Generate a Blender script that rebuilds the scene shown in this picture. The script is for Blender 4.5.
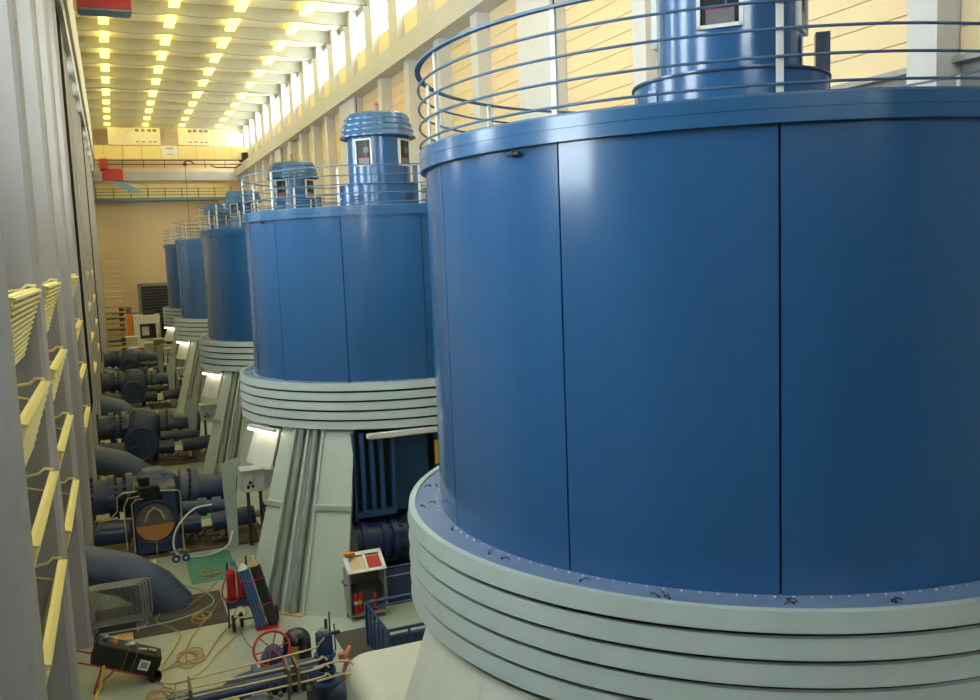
import bpy, math, random
from math import sin, cos, pi, radians, hypot, atan2
from mathutils import Vector, Matrix
random.seed(7)
S = bpy.context.scene
COL = S.collection
for o in list(bpy.data.objects): bpy.data.objects.remove(o)

# ------------------------------------------------------------------ camera
cam_d = bpy.data.cameras.new('camera'); cam = bpy.data.objects.new('camera', cam_d); COL.objects.link(cam)
_r = Vector((0.92148949, -0.38650829, -0.03832049)); _u = Vector((0.07802718, 0.0875666, 0.99309811)); _f = Vector((0.38048505, 0.91811951, -0.11084985))
M = Matrix((_r, _u, -_f)).transposed().to_4x4(); M.translation = (0, 0, 8.25)
cam.matrix_world = M
cam_d.sensor_width = 36; cam_d.lens = 36 * 898.1 / 980; cam_d.clip_start = .05; cam_d.clip_end = 400
S.camera = cam
# ------------------------------------------------------------------ world, daylight, exposure
W = bpy.data.worlds.new('sky'); S.world = W; W.use_nodes = True
bg = W.node_tree.nodes['Background']; bg.inputs[0].default_value = (.88, .94, 1, 1); bg.inputs[1].default_value = 15
S.view_settings.view_transform = 'Standard'; S.view_settings.look = 'None'; S.view_settings.gamma = 1
S.view_settings.use_curve_mapping = False
S.view_settings.exposure = 0.52
try:
    S.cycles.use_denoising = True; S.cycles.max_bounces = 8; S.cycles.diffuse_bounces = 5; S.cycles.sample_clamp_indirect = 8
except Exception: pass
def portal(name, loc, sx, sy, rot):
    l = bpy.data.lights.new(name, 'AREA'); l.shape = 'RECTANGLE'; l.size = sx; l.size_y = sy; l.cycles.is_portal = True
    o = bpy.data.objects.new(name, l); o.location = loc; o.rotation_euler = rot; COL.objects.link(o)
portal('portal_right', (13.42, 51, 19.95), 2.7, 88, (0, radians(90), 0))     # faces into the hall (-X)
portal('portal_left', (-2.45, 48, 12.5), 7.9, 86, (0, radians(-90), 0))
portal('portal_near', (2.4, -14.2, 17.2), 6.2, 5.2, (radians(-90), 0, 0))   # faces +Y      # faces +X
LAMP_COL = (1, .83, .11); LAMP_STR = 2.9

# ------------------------------------------------------------------ materials
def lin(c):
    return tuple(((v/255)/12.92 if v/255 <= .04045 else ((v/255+.055)/1.055)**2.4) for v in c) + (1,)
def mat(name, rgb, rough=.5, metal=0, coat=0, var=.06, scale=3, bump=0, bscale=30, emit=None, spec=.5, dirt=None, dirt_amt=.5, stretch=None, rvar=0):
    m = bpy.data.materials.new(name); m.use_nodes = True; nt = m.node_tree; b = nt.nodes['Principled BSDF']
    b.inputs['Roughness'].default_value = rough; b.inputs['Metallic'].default_value = metal
    b.inputs['Coat Weight'].default_value = coat; b.inputs['Coat Roughness'].default_value = .12
    b.inputs['Specular IOR Level'].default_value = spec
    c = lin(rgb); b.inputs['Base Color'].default_value = c
    if emit:
        b.inputs['Emission Color'].default_value = tuple(emit[0]) + (1,); b.inputs['Emission Strength'].default_value = emit[1]; return m
    tc = nt.nodes.new('ShaderNodeTexCoord'); mp = nt.nodes.new('ShaderNodeMapping'); nt.links.new(tc.outputs['Object'], mp.inputs[0])
    if stretch: mp.inputs['Scale'].default_value = stretch
    n = nt.nodes.new('ShaderNodeTexNoise'); n.inputs['Scale'].default_value = scale; n.inputs['Detail'].default_value = 5
    nt.links.new(mp.outputs[0], n.inputs['Vector'])
    r = nt.nodes.new('ShaderNodeValToRGB'); r.color_ramp.elements[0].position = .3; r.color_ramp.elements[1].position = .7
    r.color_ramp.elements[0].color = tuple(v*(1-var) for v in c[:3]) + (1,); r.color_ramp.elements[1].color = tuple(min(1, v*(1+var)) for v in c[:3]) + (1,)
    nt.links.new(n.outputs[0], r.inputs[0]); out = r.outputs[0]
    if dirt:
        n2 = nt.nodes.new('ShaderNodeTexNoise'); n2.inputs['Scale'].default_value = scale*.37; n2.inputs['Detail'].default_value = 8; n2.inputs['Roughness'].default_value = .65
        nt.links.new(mp.outputs[0], n2.inputs['Vector'])
        r2 = nt.nodes.new('ShaderNodeValToRGB'); r2.color_ramp.elements[0].position = .48; r2.color_ramp.elements[1].position = .68
        r2.color_ramp.elements[0].color = (0, 0, 0, 1); r2.color_ramp.elements[1].color = (dirt_amt,)*3 + (1,)
        nt.links.new(n2.outputs[0], r2.inputs[0])
        mx = nt.nodes.new('ShaderNodeMix'); mx.data_type = 'RGBA'; mx.inputs[7].default_value = lin(dirt)
        nt.links.new(r2.outputs[0], mx.inputs[0]); nt.links.new(out, mx.inputs[6]); out = mx.outputs[2]
    nt.links.new(out, b.inputs['Base Color'])
    if rvar:
        mr = nt.nodes.new('ShaderNodeMapRange'); mr.inputs[3].default_value = max(0.02, rough-rvar); mr.inputs[4].default_value = rough+rvar
        nt.links.new(n.outputs[0], mr.inputs[0]); nt.links.new(mr.outputs[0], b.inputs['Roughness'])
    if bump:
        n3 = nt.nodes.new('ShaderNodeTexNoise'); n3.inputs['Scale'].default_value = bscale; nt.links.new(tc.outputs['Object'], n3.inputs['Vector'])
        bp = nt.nodes.new('ShaderNodeBump'); bp.inputs['Strength'].default_value = bump; bp.inputs['Distance'].default_value = .02
        nt.links.new(n3.outputs[0], bp.inputs['Height']); nt.links.new(bp.outputs[0], b.inputs['Normal'])
    return m
BLUE = mat('blue gloss paint', (42, 90, 138), .22, coat=.35, var=.05, scale=.8, stretch=(3, 3, .35), rvar=.05, bump=.03, bscale=1.2)
BLUE_RIM = mat('blue rim paint', (46, 96, 142), .25, coat=.4, var=.06, scale=2, rvar=.05)
BLUE_DECK = mat('blue deck paint', (110, 132, 164), .38, var=.08, scale=4, dirt=(120, 130, 150), dirt_amt=.3)
BLUE_SEAM = mat('dark blue seam', (12, 26, 48), .6)
RAIL_BLUE = mat('blue grey rail paint', (74, 108, 142), .4)
NAVY = mat('dark navy pipe paint', (34, 52, 90), .36, coat=.15, var=.15, scale=4, dirt=(64, 66, 74), dirt_amt=.35)
NAVY_GREY = mat('dusty navy paint', (64, 78, 102), .45, var=.15, scale=5, dirt=(96, 94, 92), dirt_amt=.4)
STEELBLUE = mat('mid blue machine paint', (36, 74, 118), .35, coat=.2, var=.1)
MINT = mat('pale green grey paint', (186, 196, 180), .42, var=.04, scale=1.5, dirt=(160, 172, 160), dirt_amt=.3, coat=.1)
MINT_RING = mat('pale grey green ring paint', (186, 197, 190), .4, var=.04, scale=2, dirt=(168, 178, 172), dirt_amt=.35, coat=.1)
CREAM = mat('pale cream cover paint', (214, 214, 196), .4, var=.04, scale=2)
GREY_COL = mat('light grey column paint', (198, 196, 194), .55, var=.03, scale=.6)
GREY_CON = mat('grey concrete', (200, 196, 188), .8, var=.06, scale=1.2, bump=.1)
LEFT_COL = mat('warm grey column paint', (168, 162, 156), .75, var=.03, scale=.6, spec=.12)
MATT_BLACK = mat('matt black slot shade', (14, 14, 15), .9, spec=.03)
WHITE_PIL = mat('white pilaster paint', (214, 212, 212), .6, var=.03)
LOWGREY = mat('dull grey lower wall', (146, 143, 140), .7, var=.05)
CREAM_WALL = mat('cream wall board', (240, 214, 170), .65, var=.025, scale=1)
TAN_WALL = mat('tan end wall', (228, 202, 160), .8, var=.05, scale=.35)
CEIL = mat('warm white ceiling slab', (236, 226, 198), .8, var=.04)
BEAM = mat('grey ceiling beam', (176, 172, 158), .8, var=.05)
FLOOR = mat('worn pale green floor', (176, 184, 166), .32, var=.08, scale=.9, dirt=(150, 146, 124), dirt_amt=.55, rvar=.08)
PIT = mat('brown rubber plate', (82, 74, 66), .8, var=.12, bump=.2)
GREEN_MAT = mat('green floor coating', (72, 148, 122), .5, var=.12)
YEL = mat('cream yellow crane paint', (240, 218, 148), .5, var=.03)
YLAMP = mat('pale yellow enamel', (250, 234, 160), .4, var=.03)
RED = mat('red crane paint', (176, 52, 40), .5, var=.08)
REDP = mat('red paint', (190, 28, 34), .4)
LBLUE = mat('dull light blue paint', (104, 138, 158), .5)
STEEL = mat('brushed steel', (170, 170, 168), .35, metal=.7)
GALV = mat('galvanised grey', (150, 150, 144), .5, metal=.3, var=.12)
BRASS = mat('pale copper tube', (206, 186, 146), .4, metal=.3)
BLACK = mat('black', (18, 18, 20), .5)
DARK = mat('dark grey', (52, 52, 54), .6)
RUBBER = mat('black rubber', (24, 24, 24), .75)
WHITE = mat('white enamel', (226, 224, 216), .4, var=.03)
ORANGE = mat('orange paint', (230, 140, 30), .5)
OCHRE = mat('ochre cable', (188, 150, 84), .6)
TEAL = mat('pale teal hose', (150, 188, 168), .5)
WOOD = mat('plywood', (196, 156, 104), .7, var=.15)
COPPER = mat('tan half disc', (196, 132, 74), .5)
GREENP = mat('green pipe paint', (20, 136, 66), .4)
CYL_BLUE = mat('blue gas cylinder', (44, 78, 138), .35, coat=.2)
CYL_DARK = mat('dark grey gas cylinder', (46, 46, 46), .4)
YELLOW = mat('yellow', (226, 196, 30), .5)
PINK = mat('pink lamp cover', (214, 96, 96), .4)
FOIL = mat('foliage', (60, 110, 50), .8, var=.4, scale=4)
BROWN = mat('rusty brown pipe clutter', (112, 92, 74), .6, var=.25)
LAMPM = mat('ceiling lamp diffuser', (255, 240, 180), emit=(LAMP_COL, LAMP_STR))
TUBEOFF = mat('unlit cream lamp tube', (250, 240, 200), .3)
TUBEM = mat('warm lamp tube', (255, 240, 180), emit=((1, .86, .45), 2.5))
TUBEW = mat('white lamp tube', (255, 250, 240), emit=((1, .93, .80), 6))
def glassmat():
    m = bpy.data.materials.new('window glass'); m.use_nodes = True; nt = m.node_tree; nt.nodes.clear()
    o = nt.nodes.new('ShaderNodeOutputMaterial'); t = nt.nodes.new('ShaderNodeBsdfTransparent'); g = nt.nodes.new('ShaderNodeBsdfGlossy')
    g.inputs['Roughness'].default_value = .03; mx = nt.nodes.new('ShaderNodeMixShader'); mx.inputs[0].default_value = .08
    t.inputs[0].default_value = (.93, .97, .96, 1)
    nt.links.new(t.outputs[0], mx.inputs[1]); nt.links.new(g.outputs[0], mx.inputs[2]); nt.links.new(mx.outputs[0], o.inputs[0]); return m
GLASS = glassmat()

# ------------------------------------------------------------------ mesh builder
class MB:
    def __init__(s): s.v = []; s.f = []; s.sm = []
    def add(s, vs, fs, smooth=False):
        b = len(s.v); s.v += [tuple(v) for v in vs]; s.f += [tuple(b+i for i in f) for f in fs]; s.sm += [smooth]*len(fs); return s
    def box(s, x0, x1, y0, y1, z0, z1, rot=None, piv=None):
        vs = [Vector((x, y, z)) for x in (x0, x1) for y in (y0, y1) for z in (z0, z1)]
        if rot is not None:
            p = Vector(piv) if piv else Vector(((x0+x1)/2, (y0+y1)/2, (z0+z1)/2)); vs = [rot @ (v-p) + p for v in vs]
        return s.add(vs, [(0, 1, 3, 2), (4, 6, 7, 5), (0, 4, 5, 1), (2, 3, 7, 6), (0, 2, 6, 4), (1, 5, 7, 3)])
    def cbox(s, x0, x1, y0, y1, z0, z1, c=.05):        # box with chamfered vertical and top edges
        pts = [(x0+c, y0), (x1-c, y0), (x1, y0+c), (x1, y1-c), (x1-c, y1), (x0+c, y1), (x0, y1-c), (x0, y0+c)]
        cx, cy = (x0+x1)/2, (y0+y1)/2
        def ins(p, d): return (p[0]+(d if p[0] < cx else -d), p[1]+(d if p[1] < cy else -d))
        vs = [(p[0], p[1], z0) for p in pts] + [(p[0], p[1], z1-c) for p in pts] + [ins(p, c*.8)+(z1,) for p in pts]
        fs = [(i, (i+1) % 8, 8+(i+1) % 8, 8+i) for i in range(8)] + [(8+i, 8+(i+1) % 8, 16+(i+1) % 8, 16+i) for i in range(8)]
        return s.add(vs, fs + [tuple(range(7, -1, -1)), tuple(range(16, 24))])
    def cyl(s, a, b, r, r2=None, n=16, caps=True, smooth=True):
        a = Vector(a); b = Vector(b); r2 = r if r2 is None else r2; d = (b-a).normalized()
        u = d.orthogonal().normalized(); w = d.cross(u); vs = []
        for p, rr in ((a, r), (b, r2)):
            vs += [p + (u*cos(2*pi*i/n) + w*sin(2*pi*i/n))*rr for i in range(n)]
        s.add(vs, [(i, (i+1) % n, n+(i+1) % n, n+i) for i in range(n)], smooth)
        if caps: s.add(vs[:n], [tuple(range(n-1, -1, -1))]); s.add(vs[n:], [tuple(range(n))])
        return s
    def tube(s, pts, r, n=8, smooth=True, closed=False, caps=True):
        pts = [Vector(p) for p in pts]; m = len(pts); vs = []; up = None
        for i, p in enumerate(pts):
            if closed: t = (pts[(i+1) % m]-pts[i-1]).normalized()
            else: t = ((pts[min(i+1, m-1)]-p).normalized() + (p-pts[max(i-1, 0)]).normalized()).normalized()
            if up is None: up = t.orthogonal().normalized()
            up = (up - t*up.dot(t)).normalized(); w = t.cross(up)
            rr = r[i] if isinstance(r, (list, tuple)) else r
            vs += [p + (up*cos(2*pi*k/n) + w*sin(2*pi*k/n))*rr for k in range(n)]
        fs = []
        for i in range(m if closed else m-1):
            j = (i+1) % m; fs += [(i*n+k, i*n+(k+1) % n, j*n+(k+1) % n, j*n+k) for k in range(n)]
        s.add(vs, fs, smooth)
        if caps and not closed: s.add(vs[:n], [tuple(range(n-1, -1, -1))]); s.add(vs[-n:], [tuple(range(n))])
        return s
    def crisp(s, prof, n=96, a0=0, a1=360, closed=False):
        pp = list(prof) + ([prof[0]] if closed else [])
        for i in range(len(pp)-1): s.lathe([pp[i], pp[i+1]], n, a0, a1, smooth=True)
        if closed and abs(a1-a0) < 359:
            for a in (a0, a1): s.add([(r*cos(radians(a)), r*sin(radians(a)), z) for r, z in prof], [tuple(range(len(prof)))])
        return s
    def lathe(s, prof, n=96, a0=0, a1=360, cx=0, cy=0, smooth=False, closed_prof=False, capends=True):
        full = abs(a1-a0) >= 359.999; cnt = n if full else n+1; m = len(prof); vs = []
        for i in range(cnt):
            a = radians(a0 + (a1-a0)*i/n)
            vs += [(cx+r*cos(a), cy+r*sin(a), z) for r, z in prof]
        fs = []
        for i in range(n):
            j = (i+1) % cnt
            for k in range(m if closed_prof else m-1):
                l = (k+1) % m; fs.append((i*m+k, j*m+k, j*m+l, i*m+l))
        s.add(vs, fs, smooth)
        if not full and closed_prof and capends:
            s.add(vs[:m], [tuple(range(m))]); s.add(vs[-m:], [tuple(range(m-1, -1, -1))])
        return s
    def sphere(s, c, r, n=12, m=8, sc=(1, 1, 1)):
        vs = [(c[0], c[1], c[2]+r*sc[2])]
        for j in range(1, m):
            t = pi*j/m
            vs += [(c[0]+r*sc[0]*sin(t)*cos(2*pi*i/n), c[1]+r*sc[1]*sin(t)*sin(2*pi*i/n), c[2]+r*sc[2]*cos(t)) for i in range(n)]
        vs.append((c[0], c[1], c[2]-r*sc[2])); L = len(vs)-1
        fs = [(0, 1+i, 1+(i+1) % n) for i in range(n)]
        for j in range(m-2): fs += [(1+j*n+i, 1+(j+1)*n+i, 1+(j+1)*n+(i+1) % n, 1+j*n+(i+1) % n) for i in range(n)]
        fs += [(L, 1+(m-2)*n+(i+1) % n, 1+(m-2)*n+i) for i in range(n)]
        return s.add(vs, fs, True)
    def mesh(s, name, m):
        me = bpy.data.meshes.new(name); me.from_pydata(s.v, [], s.f)
        for p, k in zip(me.polygons, s.sm): p.use_smooth = k
        import bmesh
        b = bmesh.new(); b.from_mesh(me); bmesh.ops.recalc_face_normals(b, faces=b.faces); b.to_mesh(me); b.free()
        me.materials.append(m); return me
def link(name, me, parent=None, loc=None, rz=None):
    o = bpy.data.objects.new(name, me); COL.objects.link(o)
    if parent: o.parent = parent
    if loc: o.location = loc
    if rz is not None: o.rotation_euler = (0, 0, rz)
    return o
def part(name, mb, m, parent, label=None, stuff=False):
    o = link(name, mb.mesh(name, m), parent)
    if label: o['label'] = label
    if stuff: o['kind'] = 'stuff'
    return o
def tag(o, label, cat, group=None):
    o['label'] = label; o['category'] = cat
    if group: o['group'] = group
    return o
def thing(name, label, cat, loc=(0, 0, 0), group=None, rz=0):
    o = bpy.data.objects.new(name, None); COL.objects.link(o); o.location = loc; o.rotation_euler = (0, 0, rz); o.empty_display_size = .2
    return tag(o, label, cat, group)
def single(name, mb, m, label, cat, group=None, loc=None):
    return tag(link(name, mb.mesh(name, m), None, loc), label, cat, group)
def struct(name, mb, m): o = link(name, mb.mesh(name, m)); o['kind'] = 'structure'; return o
def copy_tree(o, parent=None):
    kids = [c for c in COL.objects if c.parent == o] if parent is None else KIDS.get(o.name, [])
    c = o.copy(); COL.objects.link(c); c.parent = parent
    for ch in KIDS.get(o.name, []): copy_tree(ch, c)
    return c
KIDS = {}
def index_kids():
    KIDS.clear()
    for o in COL.objects:
        if o.parent: KIDS.setdefault(o.parent.name, []).append(o)
def arcpts(cx, cy, z, r, n, a0=0, a1=360):
    return [(cx+r*cos(radians(a0+(a1-a0)*i/n)), cy+r*sin(radians(a0+(a1-a0)*i/n)), z) for i in range(n + (0 if abs(a1-a0) >= 360 else 1))]

# ================================================================== ROOM
CEILZ = 21.25; YE = 96.0; XW = 13.15; XL = -2.3; YB = -14.0
struct('floor', MB().box(XL-.3, XW+.3, YB-.3, YE+.3, -.3, 0), FLOOR)
struct('ceiling', MB().box(XL-.3, XW+.6, YB-.3, YE+.3, CEILZ, CEILZ+.3), CEIL)
ceil = bpy.data.objects['ceiling']
lamp_rows = [89.3, 85.3, 81.4, 77.3, 73.3, 68.3, 64.2, 60.0, 55.7, 51.5, 47.3, 43.1, 38.9, 34.7, 30.5, 26.3, 22.1, 17.9]
beam_ys = [y+2.05 for y in lamp_rows] + [70.75, 15.75, 11.55, 7.35, 3.15, -1.0, -5.2, -9.4]
# ceiling beams : deep, slightly bowed underside between lamp lines
bm_me = None
def beam_mesh():
    b = MB(); xs = [XL + (XW+.3-XL)*i/40 for i in range(41)]; vs = []; fs = []
    def zb(x):
        t = ((x-.585) % 3.26)/3.26; return -.56 - .08*sin(pi*t)
    for x in xs:
        z = zb(x); vs += [(x, -.14, 0), (x, -.10, z), (x, .10, z), (x, .14, 0)]
    for i in range(40):
        for k in range(3): fs.append((i*4+k, (i+1)*4+k, (i+1)*4+k+1, i*4+k+1))
        fs.append((i*4+3, (i+1)*4+3, (i+1)*4, i*4))
    fs += [(0, 1, 2, 3), (160, 163, 162, 161)]
    return b.add(vs, fs).mesh('ceiling_beam', BEAM)
bm_me = beam_mesh()
for y in sorted(beam_ys): link('ceiling_beam', bm_me, ceil, (0, y, CEILZ))

ORD = ['first', 'second', 'third', 'fourth', 'fifth', 'sixth', 'seventh', 'eighth', 'ninth', 'tenth', 'eleventh', 'twelfth', 'thirteenth', 'fourteenth', 'fifteenth', 'sixteenth', 'seventeenth', 'eighteenth', 'nineteenth', 'twentieth', 'twenty-first', 'twenty-second']
lamp_h = MB().box(-.06, .06, -1.75, 1.75, .09, .15); lamp_d = MB().box(-.25, .25, -1.7, 1.7, -.06, .09)
lh = lamp_h.mesh('lamp_housing', WHITE); ld = lamp_d.mesh('diffuser', LAMPM)
stem_me = MB().box(-.04, .04, -1.2, -1.1, .16, .31).box(-.04, .04, 1.1, 1.2, .16, .31).mesh('hanger', GALV)
rows4 = [('row nearest left wall', .585), ('row second from left wall', 3.86), ('row third from left wall', 7.06), ('row nearest right wall', 10.4)]
for rn, x in rows4:
    for k, y in enumerate(lamp_rows):
        t = thing('ceiling_lamp', f'glowing ceiling lamp, {ORD[k]} from far end, {rn}', 'lamp', (x, y-.1, CEILZ-.29), 'ceiling lamps in '+rn)
        link('lamp_housing', lh, t); link('diffuser', ld, t); link('hanger', stem_me, t)

# ---- end wall with gallery beam, panelled upper part and shutter door
struct('wall_far', MB().box(XL-.3, XW+.3, YE, YE+.3, 0, CEILZ), TAN_WALL)
wf = bpy.data.objects['wall_far']
pan = MB()
for i in range(4):
    for j in range(9): pan.add(*[[(0, 0, 0)], []]) if False else None
pm = MB().cbox(0, 1.5, 0, .05, 0, .86, .02).mesh('wall_panel', mat('ochre wall panel', (214, 184, 128), .7))
for i in range(10):
    for j in range(4): link('wall_panel', pm, wf, (-1.9+1.51*i, YE-.05, 17.6+.89*j))
part('band_beam', MB().box(-1.9, XW, YE-.4, YE, 16.3, 17.15), GREY_CON, wf)
part('shutter_frame', MB().box(2.15, 2.45, YE-.15, YE, 0, 6.25).box(2.15, 8.3, YE-.15, YE, 5.95, 6.25).box(8.0, 8.3, YE-.15, YE, 0, 6.25), GALV, wf)
sl = MB().box(2.45, 8.0, YE-.1, YE-.02, 0, .28).mesh('shutter_slat', DARK)
for k in range(20): link('shutter_slat', sl, wf, (0, 0, .02+.297*k))
part('dado_line', MB().box(-.4, 2.15, YE-.06, YE, 3.3, 3.42), GALV, wf)
# gallery walkway on the end wall
g = thing('wall_gallery', 'narrow steel walkway with thin railing across the far end wall', 'walkway', (0, YE-1.2, 14.3))
part('deck', MB().box(-1, 11.8, 0, 1.2, 0, .28), LBLUE, g)
for k in range(3): part('rail', MB().cyl((-1, 0, .55+.3*k), (11.8, 0, .55+.3*k), .025, n=6), DARK, g)
for k in range(9): part('post', MB().cyl((-.9+1.57*k, 0, .28), (-.9+1.57*k, 0, 1.2), .03, n=6), DARK, g)
for k in range(8): part('wall_board', MB().cbox(-.9+1.57*k, .62+1.57*k, 1.1, 1.17, .3, 1.7, .02), YEL, g)

# ---- back wall (behind the viewer) with the window the glossy drum mirrors
wb = MB().box(XL-.3, 6.6, YB-.3, YB, 0, 14.6).box(8.3, XW+.3, YB-.3, YB, 0, 14.6).box(6.6, 8.3, YB-.3, YB, 0, 11.2).box(6.6, 8.3, YB-.3, YB, 13.0, 14.6).box(XL-.3, XW+.3, YB-.3, YB, 19.8, CEILZ).box(XL-.3, -.6, YB-.3, YB, 14.6, 19.8).box(5.35, XW+.3, YB-.3, YB, 14.6, 19.8)
struct('wall_near', wb, mat('dark slate near wall', (112, 112, 108), .8))
w9 = struct('window_1', MB().box(6.6, 6.68, YB-.2, YB, 11.2, 13).box(8.22, 8.3, YB-.2, YB, 11.2, 13).box(6.6, 8.3, YB-.2, YB, 11.2, 11.28).box(6.6, 8.3, YB-.2, YB, 12.92, 13).box(7.41, 7.49, YB-.2, YB, 11.28, 12.92), WHITE)
hw_ = MB()
for k in range(4): hw_.box(-.6+1.985*k, -.51+1.985*k, YB-.2, YB, 14.6, 19.8)
for z in (14.6, 17.2, 19.7): hw_.box(-.6, 5.44, YB-.2, YB, z, z+.09)
w8 = struct('window_0', hw_, WHITE)  # unseen high window, added to light the front drum and collar
for k in range(3): part('pane', MB().box(-.51+1.985*k, 1.385+1.985*k, YB-.1, YB-.09, 14.69, 19.7), GLASS, w8)
part('pane', MB().box(6.68, 8.22, YB-.1, YB-.09, 11.28, 12.92), GLASS, w9)

# ---- right wall
wr = MB().box(XW, XW+.3, YB, YE, 0, 11.05)                        # lower plain wall
wr.box(XW, XW+.3, YB, YE, 11.05, 19.0)                            # upper wall behind the boards
wr.box(XW, XW+.3, YB, YE, 20.95, CEILZ).box(XW, XW+.3, YB, 7.3, 19.0, 20.95)
struct('wall_right', wr, LOWGREY); WR = bpy.data.objects['wall_right']
part('crane_beam', MB().box(12.3, XW, YB, YE, 16.65, 17.53), GREY_COL, WR)
part('crane_rail', MB().box(12.42, 12.50, YB, YE, 17.53, 17.62), DARK, WR)
part('ledge', MB().box(XW-.22, XW, YB, YE, 11.0, 11.1), GALV, WR)
# columns (narrow) and pilasters (wide)
cols_far = [16.0, 20.2, 31.1, 35.15, 39.15, 43.4, 55.3, 59.3, 63.3, 67.4, 75.8, 80, 84.2, 88.4, 92.6, 7.0, 2.8, -1.4, -5.6]
wides = [(24.75, 27.1), (48.1, 51.5), (71.0, 73.6), (-12, -9.6)]
cm = MB().box(12.6, XW, -.62, 0, 0, 16.65).mesh('wall_column', WHITE_PIL)
for y in sorted(cols_far): link('wall_column', cm, WR, (0, y, 0))
for a, b in wides: part('wide_pilaster', MB().box(12.6, XW, a, b, 0, 16.65), WHITE_PIL, WR)
part('wide_pilaster', MB().box(12.6, XW, 11.0, 11.6, 0, 16.65), WHITE_PIL, WR)
for a, b in wides: part('pilaster_joint', MB().box(12.70, 12.75, a-.012, a, 0, 16.65), DARK, WR)
edges = sorted([(y-.62, y) for y in cols_far] + wides + [(11.0, 11.6)])
gaps = [(edges[i][1], edges[i+1][0]) for i in range(len(edges)-1)] + [(edges[-1][1], YE)]
cache = {}
for a, b in gaps:
    if b-a < .3: continue
    near = 5 < a < 47
    if near:
        for k in range(12):
            z = 11.12+.462*k; key = round(b-a, 2)
            if key not in cache:
                cache[key] = MB().cbox(0, .05, .01, b-a-.01, 0, .448, .012).mesh('wall_board', CREAM_WALL)
            link('wall_board', cache[key], WR, (XW-.05, a, z))
    elif a > 5:
        m_ = MB()
        for k in range(12): z = 11.12+.462*k; m_.box(XW-.05, XW, a+.01, b-.01, z, z+.448)
        part('wall_boards_far', m_, CREAM_WALL, WR, stuff=True)
# clerestory: piers at the beams, sill panels, glazed windows between
ys = sorted([y for y in beam_ys if not 70.7 < y < 70.8]); pm2 = MB().box(12.75, XW+.3, -.7, .7, 17.53, CEILZ-.02).mesh('clerestory_pier', GREY_COL)
for y in ys: link('clerestory_pier', pm2, WR, (0, y, 0))
wi = 2
for i in range(len(ys)-1):
    a, b = ys[i]+.7, ys[i+1]-.7
    if b-a < .5: continue
    if b < 8: continue
    part('sill_panel', MB().box(XW-.08, XW, a, b, 17.55, 18.95), CREAM_WALL, WR)
    f = MB(); mid = (a+b)/2
    for q in (a+.04, mid, b-.04): f.box(XW+.02, XW+.12, q-.05, q+.05, 19.0, 20.95)
    f.box(XW+.02, XW+.12, a, b, 19.0, 19.08).box(XW+.02, XW+.12, a, b, 20.87, 20.95)
    w = struct(f'window_{wi}', f, WHITE); wi += 1
    for (p, q) in ((a+.09, mid-.05), (mid+.05, b-.09)): part('pane', MB().box(XW+.06, XW+.07, p, q, 19.08, 20.87), GLASS, w)
# dark stair string / slanted grey panel low on the wall
# ---- left wall with deep columns; tall unseen windows added between them to light the drums
lcols = [(-12.0, -11.1), (-6.5, -5.6), (-1.0, -.1), (4.5, 5.4), (10.0, 10.9), (15.1, 16.0), (20.7, 21.6), (26.1, 27.05), (31.9, 33.4), (36.1, 38.4), (40.6, 41.8), (45.8, 46.8), (51.2, 52.4), (56.6, 59.5), (62.2, 63.4), (67.6, 68.6), (73.2, 74.2), (79, 80), (85, 86), (91, 92)]
wl = MB().box(XL-.3, XL, YB, YE, 0, 8.7).box(XL-.3, XL, YB, YE, 16.4, CEILZ)
added_wins = []
yy = YB
for i in range(len(lcols)-1):
    a, b = lcols[i][1], lcols[i+1][0]
    if b-a > 3.2 and 5 < a and b < 92:
        ww = 3.1 if a < 34 else 2.0; e_ = b-1.7; added_wins.append((b-ww-.7, e_)); wl.box(XL-.3, XL, yy, b-ww-.7, 8.7, 16.4); yy = e_
        wl.box(XL-.3, XL, b-ww-.7, e_, 8.7, 10.0 if a > 6 else 9.1)
wl.box(XL-.3, XL, yy, YE, 8.7, 16.4)
struct('wall_left', wl, LEFT_COL); WL = bpy.data.objects['wall_left']
for (a, b) in added_wins:
    f = MB(); zb_ = 9.1 if a < 9 else 10.0
    for q in (a+.04, (a+b)/2, b-.04): f.box(XL-.2, XL-.08, q-.04, q+.04, zb_, 16.4)
    for z in (zb_+.04, 12.1, 14.2, 16.36): f.box(XL-.2, XL-.08, a, b, z-.04, z+.04)
    w = struct(f'window_{wi}', f, WHITE); wi += 1  # added window hidden behind the columns, throws daylight and glare on the drums
    for (p, q) in ((a+.08, (a+b)/2-.04), ((a+b)/2+.04, b-.08)): part('pane', MB().box(XL-.15, XL-.14, p, q, zb_+.08, 16.32), GLASS, w)
for a, b in lcols: part('wall_column', MB().add(*[[(-1.05, a+.06, 0), (-1.05, b, 0), (XL, b, 0), (XL, a, 0), (-1.11, a, 0), (-1.05, a+.06, 16.8), (-1.05, b, 16.8), (XL, b, 16.8), (XL, a, 16.8), (-1.11, a, 16.8)], [(0, 1, 6, 5), (1, 2, 7, 6), (2, 3, 8, 7), (3, 4, 9, 8), (4, 0, 5, 9), (0, 4, 3, 2, 1), (5, 6, 7, 8, 9)]]), LEFT_COL, WL)
part('crane_beam', MB().box(-2.3, -.87, YB, YE, 16.8, 17.6), GREY_CON, WL)
part('crane_rail', MB().box(-1.05, -.97, YB, YE, 17.6, 17.68), DARK, WL)
part('upper_wall', MB().box(-2.3, -.75, YB, YE, 17.7, CEILZ), GREY_CON, WL)
for a, b in ((33.42, 36.05), (59.55, 62.1)): part('slot_shade_panel', MB().box(-1.4, -1.035, a, b, 2.2 if a > 50 else 3.2, 16.8), MATT_BLACK, WL)  # black panel stands in for the shade inside an opening
part('bay_infill', MB().box(-1.6, -1.5, 38.4, 56.6, 0, 9.8), WHITE_PIL, WL)

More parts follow.
